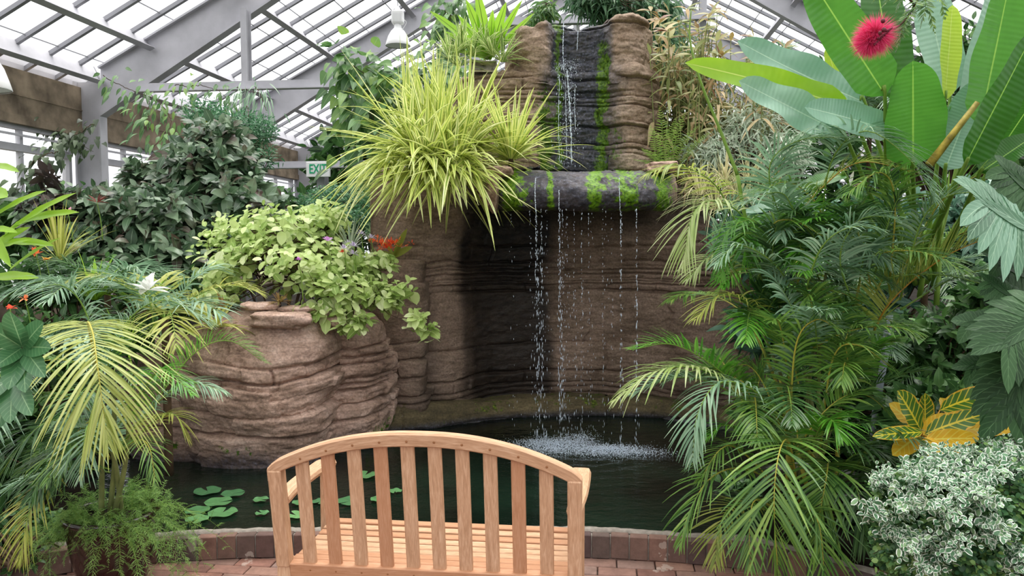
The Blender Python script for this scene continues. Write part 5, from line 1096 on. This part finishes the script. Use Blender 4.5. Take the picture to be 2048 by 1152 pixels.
# big-leaf paddle plant
PD = thing('paddle_plant', 'giant bird-of-paradise plant with huge upright paddle leaves at top right', 'plant', AT(1850, 640, 4.9)*np.array((1, 1, 0))+np.array((0, 0, .15)))
pb = AT(1850, 560, 4.9)
def paddle(b, t, W_, mat, nrmv=(0, -1, .15), droop=0.0, wave=.06, tw=0.0, fold=.22, pet=True, curve=None, sh='banana'):
    b = AT(*b); t = AT(*t); d = t-b; L_ = np.linalg.norm(d); mb = MB()
    leaves(mb, b, d, np.array(nrmv, float), L_*(1+droop*.3), W_, sh, nl=22, nw=8, droop=droop, fold=fold, wave=wave, wfreq=2.2, twist=tw)
    if pet: sm = MB(); r0 = pb+rg.normal(0, .08, 3); tube(mb, spline([r0, (r0+b)/2+np.array((0, 0, -.05)), b, b+d*.04], 14), .018, .006, 7, m=1)
    return mb.build('paddle_leaf', [mat, M_rachis_g], PD)
paddle((1826, 330, 4.3), (1826, 122, 4.15), .36, L_paddle, (.05, -1, .1), fold=.16)
paddle((1770, 190, 4.2), (1610, -60, 4.1), .26, L_paddle, (-.4, -1, .3), wave=.12, tw=.5)
paddle((1790, 200, 4.7), (1745, -90, 4.8), .34, L_paddle, (.2, -1, .1), fold=.1)
paddle((1700, 215, 4.5), (1376, 108, 4.3), .185, L_paddle_l, (0, -1, .25), droop=.05, wave=.12)
paddle((1730, 205, 4.7), (1470, 98, 4.6), .25, L_paddle_b, (0, -1, .3), droop=-.06, wave=.2)
paddle((1690, 270, 4.4), (1478, 162, 4.25), .22, L_paddle_b, (0, -1, .3), wave=.22)
paddle((1780, 262, 4.3), (1612, 205, 4.2), .20, L_paddle_b, (0, -1, .35), droop=.05)
paddle((1900, 190, 4.9), (1830, -100, 4.9), .30, L_paddle_b, (.1, -1, .1))
paddle((1890, 200, 4.5), (1905, 10, 4.5), .16, L_paddle_l, (.6, -.8, .1), tw=.7)
paddle((1930, 260, 4.9), (2010, -60, 4.9), .32, L_paddle_b, (.3, -1, .1))
paddle((1960, 250, 4.2), (2020, -40, 4.1), .36, L_paddle, (.35, -1, .1), fold=.15)
paddle((1930, 330, 3.9), (2070, 60, 3.8), .26, L_paddle, (.5, -.9, .2))
paddle((1890, 340, 4.3), (1960, 160, 4.3), .24, L_paddle_b, (-.3, -1, .1))
paddle((2000, 300, 4.4), (2080, 180, 4.2), .2, L_paddle, (.2, -.8, .6))
paddle((1960, 345, 4.1), (2070, 270, 4.0), .17, L_paddle, (.0, -.7, .8))
paddle((1690, 350, 4.8), (1590, 370, 4.6), .12, L_paddle, (0, -.6, .9), droop=.1)
paddle((1620, 400, 4.7), (1490, 425, 4.6), .12, L_paddle_b, (0, -.6, .9), pet=False)
paddle((1670, 150, 5.0), (1655, 95, 5.0), .1, L_paddle_l, (0, -1, .1), pet=False)
paddle((1790, 440, 4.6), (1690, 380, 4.5), .16, L_paddle, (0, -.7, .7))
# long thin stem
mb = MB(); tube(mb, spline([AT(1475, 350, 4.5), AT(1440, 260, 4.5), AT(1400, 160, 4.5), AT(1380, 80, 4.5), AT(1382, 20, 4.5)], 30), .011, .004, 7); a_ = AT(1475, 350, 4.5); tube(mb, spline([AT(1560, 700, 4.6), AT(1500, 480, 4.55), a_], 12), .012, .011, 7)
mb.build('flower_stalk', M_rachis_g, PD)
ms_o = flat('brown_green_stalk', '9a8a3a', .6, 0, .3, 20, .4)
for (a, b, r) in (((1858, 330, 4.0), (1955, 205, 3.95), .022), ((1920, 330, 4.5), (1990, 150, 4.5), .02)): mb = MB(); tube(mb, [AT(*a), AT(*b)], r, r*.6, 8); mb.build('old_stalk', ms_o, PD)

# ================================================================ red powder puff
PQ = AT(1745, 72, 1.9); PP = thing('powder_puff_branch', 'feathery twig with a fluffy red powder-puff flower hanging near the camera', 'flower', PQ)
n_ = 2200; d = nrm(rg.normal(size=(n_, 3))); d[:, 0] -= .15; d[:, 2] -= .25; d = nrm(d); cen = AT(1752, 66, 1.9)
mb = MB(); leaves(mb, np.repeat(cen[None], n_, 0), d*np.array((1, 1, 1)), rg.normal(size=(n_, 3)), rg.uniform(.042, .062, n_), .0011, 'strap', nl=2, nw=1, droop=.1)
cen2 = AT(1738, 82, 1.9); leaves(mb, np.repeat(cen2[None], n_//2, 0), d[:n_//2], rg.normal(size=(n_//2, 3)), rg.uniform(.036, .052, n_//2), .0011, 'strap', nl=2, nw=1)
mb.build('stamens', leafmat('crimson_stamen', ['dc2c6c', 'e84a84', 'f07aa6'], .2, .6, .3), PP)
mb = MB(); ball(mb, AT(1766, 42, 1.85), .0055); ball(mb, AT(1768, 60, 1.85), .006); ball(mb, AT(1760, 66, 1.85), .005)
for q in ((1772, 62, 1.86), (1755, 78, 1.86), (1748, 90, 1.87)): tube(mb, spline([AT(1785, 55, 1.87), AT(*q)], 6), .002, .003, 6)
mb.build('bud', flat('dark_red_bud', '5a1420', .6), PP)
mb = MB(); tube(mb, spline([AT(1860, -60, 1.95), AT(1830, 10, 1.92), AT(1800, 50, 1.9), AT(1765, 66, 1.88)], 14), .003, .002, 6); tube(mb, spline([AT(1830, 10, 1.92), AT(1790, -30, 1.9), AT(1750, -60, 1.9)], 8), .003, .002, 6); mb.build('twig', M_bark, PP)
mb = MB()
for i, (a, b) in enumerate([((1830, 0), (1785, 95)), ((1810, 20), (1790, 110)), ((1840, -20), (1805, 70)), ((1830, -30), (1870, 70)), ((1800, -30), (1760, 20)), ((1850, -20), (1840, 60)), ((1815, -40), (1790, 30)), ((1860, -30), (1890, 40)), ((1780, -40), (1745, 5))]):
    frond(mb, [AT(a[0], a[1], 1.93), AT((a[0]+b[0])/2+6, (a[1]+b[1])/2-6, 1.9), AT(b[0], b[1], 1.9)], n=16, L=.024, W=.006, start=.15, a0=65, a1=45, lift=.1, droop=.15, rr=.0012, seed=650+i, prof='fern', nl=3)
mb.build('foliage', [L_vine, M_rachis_g], PP)

# ================================================================ right side: lobed leaves, croton, variegated bush
def lobed(parent, b, t, W_, mat, nv=(0, -.8, .6), nleaf=9, droop=.1, seed=0, pet=None):
    """deeply lobed leaf: fan of broad fingers along a midrib"""
    b = AT(*b); t = AT(*t); d = t-b; L_ = np.linalg.norm(d); D = d/L_; nv = nrm(np.array(nv, float)); S = nrm(np.cross(D, nv)); mb = MB(); rg = np.random.default_rng(seed)
    for s in (-1, 1):
        x = np.linspace(.05, .82, nleaf); a = np.radians(105-85*x); DD = nrm(D*np.cos(a)[:, None]+s*S*np.sin(a)[:, None]); ln = W_*(.55+.5*np.sin(math.pi*(x*.75+.2)))
        leaves(mb, b+d*x[:, None], DD, np.cross(S, D)*1., ln*rg.uniform(.9, 1.1, nleaf), L_*.20, 'oblong', nl=7, nw=4, droop=.2+droop, fold=.12)
    leaves(mb, b+d*.0, D, np.cross(S, D), L_*1.05, L_*.22, 'lance', nl=10, nw=4, droop=0, fold=.15)
    if pet is not None: tube(mb, spline([AT(*pet), (AT(*pet)+b)/2+np.array((0, 0, .05)), b], 10), .01, .006, 6, m=1)
    return mb.build('lobed_leaf', [mat, M_rachis_g], parent)
q = AT(2040, 700, 3.6); q[2] = .1; PH = thing('lobed_philodendron', 'philodendron with grey-green deeply lobed leaves at the right edge', 'plant', q)
for i, (b, t, W_) in enumerate([((2080, 470, 3.5), (1952, 395, 3.4), .28), ((2110, 420, 3.6), (2000, 330, 3.6), .18), ((2080, 560, 3.6), (1985, 520, 3.5), .16), ((2100, 620, 3.5), (2000, 640, 3.4), .14)]): lobed(PH, b, t, W_, L_phil if i < 1 else L_phild, seed=i, pet=(2110, 760, 3.6))
q = AT(2060, 800, 3.3); q[2] = .1; PH2 = thing('dark_philodendron', 'dark green lobed philodendron leaves hanging above the speckled bush', 'plant', q)
for i, (b, t, W_) in enumerate([((2080, 640, 3.2), (2015, 850, 3.15), .19), ((2060, 640, 3.3), (1920, 650, 3.3), .11), ((2030, 700, 3.4), (1930, 740, 3.4), .10), ((2090, 620, 3.2), (2000, 700, 3.1), .2), ((2040, 600, 3.4), (1970, 560, 3.4), .10)]): lobed(PH2, b, t, W_, L_phild, seed=10+i, pet=(2100, 780, 3.3))
q = AT(1850, 900, 3.7); q[2] = .1; CR = thing('yellow_croton', 'croton with yellow-veined green and golden leaves behind the speckled bush', 'croton', q); cb0 = AT(1845, 885, 3.65)
for i, (b, t, W_, m_) in enumerate([((1842, 862, 3.6), (1795, 772, 3.55), .125, 0), ((1850, 868, 3.6), (1972, 818, 3.5), .105, 0), ((1880, 820, 3.7), (2000, 770, 3.7), .11, 0), ((1840, 860, 3.7), (1778, 800, 3.7), .10, 1), ((1845, 870, 3.6), (1900, 825, 3.65), .09, 1), ((1840, 870, 3.6), (1785, 905, 3.55), .10, 1), ((1860, 880, 3.6), (1940, 905, 3.5), .09, 1), ((1850, 875, 3.5), (1885, 930, 3.4), .09, 1), ((1930, 860, 3.7), (2030, 850, 3.6), .09, 1), ((1930, 850, 3.8), (1940, 790, 3.8), .09, 1), ((1845, 865, 3.5), (1745, 865, 3.5), .07, 0), ((1850, 880, 3.5), (1960, 870, 3.45), .09, 1), ((1850, 860, 3.8), (1850, 780, 3.8), .09, 0), ((1920, 850, 3.7), (1880, 790, 3.8), .08, 1)]):
    b = AT(*b); t = AT(*t); mb = MB(); leaves(mb, b, t-b, np.array((0, -.9, .6)), np.linalg.norm(t-b), W_, 'oblong', nl=12, nw=4, droop=.08, fold=.22, wave=.08); tube(mb, [cb0, b], .004, .003, 5, m=1); mb.build('leaf', [L_crotony if m_ else L_croton, M_rachis_o], CR)
mb = MB(); tube(mb, spline([(cb0[0], cb0[1], .1), cb0], 8), .012, .008, 6); mb.build('stem', M_bark, CR)
vb = [B(1900, 1050, 3.05, 150, 150, .28, 1100), B(2000, 1020, 3.05, 110, 150, .28, 600), B(1840, 1100, 3.1, 90, 110, .25, 400), B(1790, 980, 3.1, 50, 40, .15, 60)]
q = AT(1930, 1152, 3.1); q[2] = .1; VB = thing('speckled_bush', 'bushy small-leaved shrub with white-edged leaves at the bottom right corner', 'shrub', q)
mb = MB(); tips = cloud(mb, [(c_, r_, int(n_*1.0)) for c_, r_, n_ in vb], 7, .032, .025, 'round', seed=81, el=10, spacing=.5, droop=.15, upb=.4, nl=4, front=.3, hollow=.7); mb.build('green_leaves', L_greenb, VB)
mb = MB(); up_b = [B(1930, 920, 3.0, 95, 32, .2, 105), B(1860, 945, 2.95, 60, 22, .15, 60), B(2020, 900, 3.05, 50, 30, .2, 60), B(1810, 1000, 2.9, 35, 18, .1, 26), B(1765, 950, 3.05, 22, 20, .1, 26), B(1820, 1075, 2.85, 35, 18, .1, 28), B(1955, 985, 2.8, 60, 22, .1, 45), B(1905, 1020, 2.78, 30, 14, .1, 18), B(2035, 1110, 2.8, 30, 35, .1, 40), B(1870, 1000, 2.8, 25, 18, .1, 16), B(1750, 1010, 3.0, 12, 18, .1, 10), B(1900, 1080, 2.78, 60, 35, .1, 24), B(1980, 1050, 2.78, 50, 35, .1, 26), B(1780, 1050, 2.95, 20, 30, .1, 12), B(1850, 1120, 2.82, 60, 20, .1, 16)]
cloud(mb, up_b, 7, .031, .023, 'round', seed=82, el=10, spacing=.5, droop=.15, upb=.6, nl=4, front=.35, hollow=.6); mb.build('white_edged_leaves', L_whiteb, VB)
sm = MB(); twigs(sm, q, tips, 90, .004, 5); sm.build('stem', M_bark, VB)

# ================================================================ fill foliage (right bed, behind)
L_fill = leafmat('understory_leaf', ['1f3a1c', '31532a', '48703a', '67904c'], .28, .4, .45, vein='6a8f52', veinw=.05)
L_fillt = leafmat('teal_understory_leaf', ['355a48', '4f7a62', '7aa08a'], .25, .35, .5, vein='8fb09a', veinw=.05)
shrub('understory_shrub', 'broad-leaved undergrowth behind the palm at mid right', 'shrub', AT(1700, 800, 6.6), [B(1560, 470, 6.6, 150, 90, .4, 190), B(1760, 480, 6.8, 180, 110, .4, 260), B(1950, 470, 6.4, 130, 120, .4, 190), B(1640, 640, 6.4, 200, 110, .4, 260)], 5, .20, .085, L_fillt, seed=91, ntw=60)
shrub('understory_shrub', 'dark leafy undergrowth below the grey pipe at right', 'shrub', AT(1850, 850, 5.2), [B(1880, 700, 5.2, 150, 90, .35, 200), B(1650, 800, 5.6, 200, 110, .35, 220), B(1900, 820, 4.6, 160, 70, .3, 160), B(2000, 600, 5.0, 100, 80, .3, 110)], 5, .17, .08, L_fill, seed=92, ntw=60)
shrub('understory_shrub', 'low dark undergrowth between the palm pot and the speckled bush', 'shrub', AT(1740, 1120, 4.0), [B(1740, 1060, 4.1, 90, 90, .25, 120), B(1500, 1000, 4.9, 90, 60, .3, 60), B(1800, 930, 4.2, 100, 60, .25, 90)], 5, .13, .06, L_fill, seed=93, ntw=30)
shrub('tall_back_tree', 'leafy tree crown at the far right behind the paddle leaves', 'tree', AT(1900, 500, 8.6), [B(1960, 200, 8.6, 200, 170, .6, 420), B(1720, 160, 9.0, 110, 100, .5, 130)], 6, .2, .08, L_fill, seed=94, ntw=80, tr=.02)
for k, (px, py, Y, rx, ry, n_, lb) in enumerate(((1420, 330, 13, 420, 110, 700, 'green planting at the far end of the glasshouse right of the tower'), (860, 330, 12, 260, 120, 560, 'green planting far behind the striped pandanus'), (560, 440, 11, 250, 70, 420, 'shadowy planting far behind the lime shrub below the exit sign'), (150, 440, 10, 260, 70, 400, 'green planting along the left windows behind the dark shrub'))): shrub('far_planting', lb, 'planting', AT(px, 520, Y)*np.array((1, 1, 0))+np.array((0, 0, .1)), [B(px, py, Y, rx, ry, .8, n_)], 5, .34 if k < 2 else .26, .15 if k < 2 else .12, L_fill, seed=95+k*7, ntw=10, tr=.015)
# left fill
shrub('understory_shrub', 'shadowy undergrowth between the left palms and the dark shrub', 'shrub', AT(150, 800, 5.6), [B(120, 560, 5.8, 170, 60, .35, 180), B(360, 590, 6.4, 150, 60, .3, 150), B(90, 700, 5.0, 140, 90, .4, 200), B(40, 880, 4.4, 110, 130, .3, 220), B(250, 660, 5.5, 80, 30, .25, 60)], 5, .14, .055, L_fill, seed=96, ntw=60)
shrub('understory_shrub', 'low dark leaves at the bottom left corner beside the glazed pot', 'shrub', AT(30, 1130, 3.6), [B(40, 1080, 3.9, 110, 80, .25, 150)], 5, .07, .035, L_fill, seed=97, ntw=30)
small_palm('feather palm with a pale fanned frond behind the potted palm', 215, 590, 5.6, 9, .8, (mG, mG, mD), 77, el=(20, 60), L=.32, W=.014, n2=36)
small_palm('feather palm with upright olive leaflets beside the rock planter', 330, 640, 5.0, 8, .75, ((L_olive, M_rachis_g), mG), 78, el=(25, 65), L=.3, W=.017, n2=22)
small_palm('low feather palm at the left edge', 40, 720, 4.6, 10, .8, (mD, mG), 79, el=(10, 60), L=.28, W=.014)
# left strap-leaf plant
c = AT(-30, 560, 3.9); ST = thing('strap_leaf_plant', 'bright green strap-leaved plant reaching in from the left edge', 'plant', c)
for k, (b, t, W_) in enumerate([((-20, 440, 3.9), (92, 365, 3.8), .06), ((10, 470, 3.9), (152, 365, 3.8), .065), ((30, 450, 3.9), (158, 408, 3.8), .07), ((-40, 520, 3.9), (60, 440, 3.85), .08), ((-20, 330, 4.0), (38, 335, 3.9), .05), ((-40, 400, 3.9), (15, 385, 3.8), .13), ((0, 486, 3.9), (108, 478, 3.8), .06), ((-10, 500, 3.8), (60, 470, 3.75), .05), ((-60, 420, 3.8), (22, 520, 3.7), .07), ((-30, 560, 3.8), (78, 542, 3.7), .07), ((20, 540, 4.0), (120, 460, 3.9), .04), ((-30, 460, 3.8), (35, 455, 3.7), .05)]):
    b, t = AT(*b), AT(*t); mb = MB(); leaves(mb, b, t-b, np.array((.1, -.7, .8)), np.linalg.norm(t-b), W_, 'strap', nl=12, nw=4, droop=.1, fold=.35, wave=.08); mb.build('leaf', L_strap, ST)
# near broad leaves at left edge
c = AT(45, 690, 2.7); BL = thing('broad_leaf_shrub', 'dark glossy broad leaves in a whorl at the left edge close to the camera', 'shrub', c)
for k, (t, W_, dr) in enumerate([((20, 620), .085, 0), ((85, 640), .075, 0), ((100, 690), .075, .1), ((-40, 640), .08, 0), ((18, 770), .085, 0), ((50, 775), .08, 0), ((88, 745), .075, 0), ((-10, 730), .07, 0)]):
    b, t2 = AT(45, 695, 2.72), AT(*t, 2.62); mb = MB(); leaves(mb, b, t2-b, np.array((.1, -.9, .3)), np.linalg.norm(t2-b)*1.05, W_, 'oblong', nl=12, nw=4, droop=.06, fold=.2); mb.build('leaf', L_broad, BL)
for k, (b, t, W_) in enumerate([((20, 770, 2.7), (-5, 850, 2.65), .075), ((25, 765, 2.7), (20, 838, 2.6), .075), ((30, 765, 2.7), (62, 822, 2.6), .075), ((15, 760, 2.7), (-40, 800, 2.6), .07)]):
    b, t2 = AT(*b), AT(*t); mb = MB(); leaves(mb, b, t2-b, np.array((.1, -.9, .3)), np.linalg.norm(t2-b)*1.05, W_, 'oblong', nl=12, nw=4, droop=.06, fold=.2); mb.build('leaf', L_broad, BL)
mb = MB(); tube(mb, spline([AT(-120, 900, 2.8), AT(0, 780, 2.75), AT(45, 695, 2.72)], 10), .008, .005, 6); mb.build('stem', M_bark, BL)
# strappy bromeliads on the planter
for k, (px, py, Y, n_, L_, W_, m_, lb, el_) in enumerate([(430, 655, 5.45, 34, .26, .03, L_olive, 'olive striped bromeliad spilling at the left of the rock planter', (0, 80)), (395, 640, 5.6, 26, .24, .02, L_olive, 'thin olive bromeliad tucked behind the striped one', (0, 80)), (560, 604, 5.6, 40, .10, .012, leafmat('brown_bromeliad_leaf', ['7a7a3c', '8f6a40', 'a08a50'], .3), 'small brownish bromeliad between the two pale flat stones', (0, 80)), (445, 612, 5.7, 34, .12, .012, None, 'small spiky bromeliad at the left of the pale stones', (0, 80)), (620, 590, 5.9, 20, .2, .05, L_silver, 'silvery bromeliad half hidden in the lime shrub', (20, 80)), (300, 620, 5.2, 30, .3, .02, L_strap, 'bright green strap clump behind the potted palm', (15, 85)), (190, 600, 5.3, 26, .34, .03, L_strap, 'tall strap-leaved clump above the potted palm', (30, 85)), (250, 700, 4.8, 40, .28, .016, L_strap, 'grassy bright clump below the pale palm frond', (5, 85)), (120, 520, 5.8, 40, .45, .015, L_olive, 'tall grassy clump under the strap leaves at left', (40, 88)), (700, 500, 6.3, 30, .28, .018, L_silver, 'grey-green orchid leaves behind the red flower cluster', (30, 88)), (1600, 1000, 4.9, 30, .3, .03, L_strap, 'strap-leaved clump deep under the palm', (10, 80))]):
    c = AT(px, py, Y); t = thing('bromeliad', lb, 'bromeliad', c); mb = MB(); m_ = m_ or bpy.data.materials['brown_bromeliad_leaf']; rosette(mb, c, n_, L_, W_, 'strap', el=el_, nl=7, droop=(.1, .6), seed=700+k, rbase=.02); mb.build('foliage', m_, t)
# flowers
def flower(name, label, px, py, Y, n, L, W, col, shape='lance', cat='flower', seed=0, el=(-10, 80), stem=.3, group=None):
    c = AT(px, py, Y); t = thing(name, label, cat, c, 0, group); mb = MB(); rosette(mb, c, n, L, W, shape, el=el, nl=3, droop=(0, .3), seed=seed, rbase=.01)
    m = leafmat(name+'_petal_'+str(seed), col, .3, .5, .3); mb.build('petals', m, t)
    if stem: sm = MB(); tube(sm, spline([c+np.array((.02, .03, -stem)), c+np.array((.015, .02, -stem*.5)), c], 8), .004, .003, 5); sm.build('stem', M_rachis_g, t)
    return t
c = AT(788, 514, 6.72); t = thing('yellow_bromeliad', 'bromeliad with broad yellow leaves on the ledge of the rock wall', 'bromeliad', c)
for k, (tx, ty_, W_) in enumerate([(812, 455, .06), (822, 490, .06), (770, 480, .03), (800, 470, .04), (760, 500, .04), (745, 512, .05)]):
    t2 = AT(tx, ty_, 6.6); mb = MB(); leaves(mb, c, t2-c, np.array((0, -1, .3)), np.linalg.norm(t2-c)*1.1, W_, 'strap', nl=8, nw=2, droop=.1, fold=.3); mb.build('leaf', L_yel if k != 5 else L_vine, t)
mb = MB(); n_ = 46; cc = AT(771, 487, 6.5)+rg.normal(0, 1, (n_, 3))*np.array((.06, .03, .024)); 
for q in cc: rosette(mb, q, 6, .035, .012, 'lance', el=(-30, 80), nl=2, droop=(0, .2), seed=int(abs(q[0]*1e4)))
tag(mb.build('orange_flower_cluster', leafmat('scarlet_petal', ['e83c1c', 'f86a2a', 'fa9a48'], .4)), 'scarlet and orange flower cluster on the ledge beside the yellow bromeliad', 'flower')
flower('orchid_flower', 'white orchid with purple lip above the lime shrub', 655, 482, 5.6, 6, .05, .04, ['f0ecf4', 'e8d8ee', 'b070b0'], 'round', seed=1)
flower('orchid_flower', 'small magenta flower in the middle of the lime shrub', 597, 520, 5.5, 8, .032, .02, ['a050a8', 'c478c8'], 'ovate', seed=2)
for k, (px, py) in enumerate(((688, 497), (707, 492), (706, 508), (722, 468), (742, 476), (697, 488))):
    flower('lilac_flower', 'pale lilac flower in the cluster left of the scarlet flowers', px, py, 5.75 if k < 3 else 6.1, 16, .045, .014, ['cfc4dc', 'e4dcec', 'b4a0d0'], 'lance', seed=3, group='lilac flower cluster')
flower('red_flower', 'small red bloom left of the lilac flowers', 684, 505, 5.8, 8, .03, .014, ['c83a22', 'd85a34'], 'lance', seed=4, stem=.1)
flower('white_flower', 'large white bloom between the potted palm and the rock planter', 295, 580, 4.7, 14, .11, .07, ['f4f6f2', 'ffffff'], 'ovate', seed=5)
flower('orange_flower', 'orange flower at the left edge under the strap leaves', 72, 508, 5.4, 10, .05, .03, ['e8502a', 'f08040'], 'ovate', seed=6)
flower('yellow_bloom', 'pale yellow bloom beside the orange flower at left', 92, 521, 5.4, 8, .05, .04, ['f0dc80', 'f0b050'], 'ovate', seed=7)
flower('red_flower', 'red flower low at the left edge beside the broad leaves', 20, 617, 4.6, 9, .04, .025, ['e03a20', 'e85030'], 'ovate', seed=8)
flower('orange_flower', 'faint orange flower near the left palm fronds', 50, 598, 4.8, 8, .035, .022, ['e8804a', 'f0a070'], 'ovate', seed=9)
flower('pink_flower', 'small pink bloom in the dark shrub at left', 136, 426, 6.2, 6, .05, .035, ['d8a0b0', 'e8c0c8'], 'round', seed=10)
flower('bronze_bloom', 'reddish-brown bloom in the middle of the dark shrub', 194, 405, 6.2, 8, .09, .045, ['5a2420', '7a3a2c'], 'ovate', seed=11)
flower('yellow_leaf_cluster', 'yellow spotted leaves glimpsed behind the feather palm', 1608, 510, 4.95, 9, .08, .05, ['e0c840', 'd8b030'], 'ovate', seed=12, cat='foliage')
flower('orange_bract', 'orange bract among the paddle leaves', 1698, 372, 4.5, 3, .08, .03, ['e88a30'], 'lance', seed=13)
# lily pads
pads = [(415, 982, 27), (466, 987, 24), (437, 1004, 28), (445, 1025, 29), (395, 1021, 24), (395, 1038, 23), (298, 1024, 13), (296, 1044, 17), (522, 999, 16), (524, 1026, 14), (592, 1030, 22), (640, 1003, 16), (700, 1002, 27), (790, 982, 14), (60, 915, 24), (30, 1066, 18), (86, 1080, 16), (730, 950, 24), (760, 998, 20), (600, 1005, 16)]
for k, (px, py, rp) in enumerate(pads):
    c = GZ(px, py, .072); r = rp/FPX*c[1]; mb = MB(); a = np.linspace(.18, 2*math.pi-.18, 40)+rg.uniform(0, 6.28); rr = r*(1+.04*vn(a*2, k, s=3))
    nr = 5; V = [c]; 
    for q in range(1, nr+1): f = q/nr; V += [c+np.array((rr[i]*f*math.cos(a[i]), rr[i]*f*math.sin(a[i]), .003*math.sin(a[i]*5+k)*f+.004*f**4)) for i in range(40)]
    q = [(1+(b)*40+i, 1+(b)*40+i+1, 1+(b+1)*40+i+1, 1+(b+1)*40+i) for b in range(nr-1) for i in range(39)]; q = [f[::-1] for f in q]
    uv = np.full((len(V), 2), .3); mb.add(V, q, [(0, 1+i, 2+i) for i in range(39)], uv=uv)
    o = mb.build('lily_pad', L_lily, None, origin=c)
    where = ['left of the bench, topmost of the nearer group', 'farthest right of the nearer left group', 'in the middle of the left group', 'largest in the front of the left group', 'half under the feathery fern', 'lowest of the left group near the kerb', 'tiny one beside the dark pot', 'pale one touching the kerb by the pot', 'just left of the bench post', 'small one low beside the bench post', 'seen through the first back slats low', 'seen between the second and third back slats', 'seen between the third and fourth back slats', 'small one seen between the fourth and fifth slats', 'far left behind the palm fronds', 'in the corner water left of the dark pot', 'beside the dark pot on its left', 'dark one just under the bench top rail', 'yellowish one right of the third slat', 'behind the armrest of the bench'][k]
    tag(o, 'green lily pad %s' % where, 'lily pad', 'lily pads on the pond')
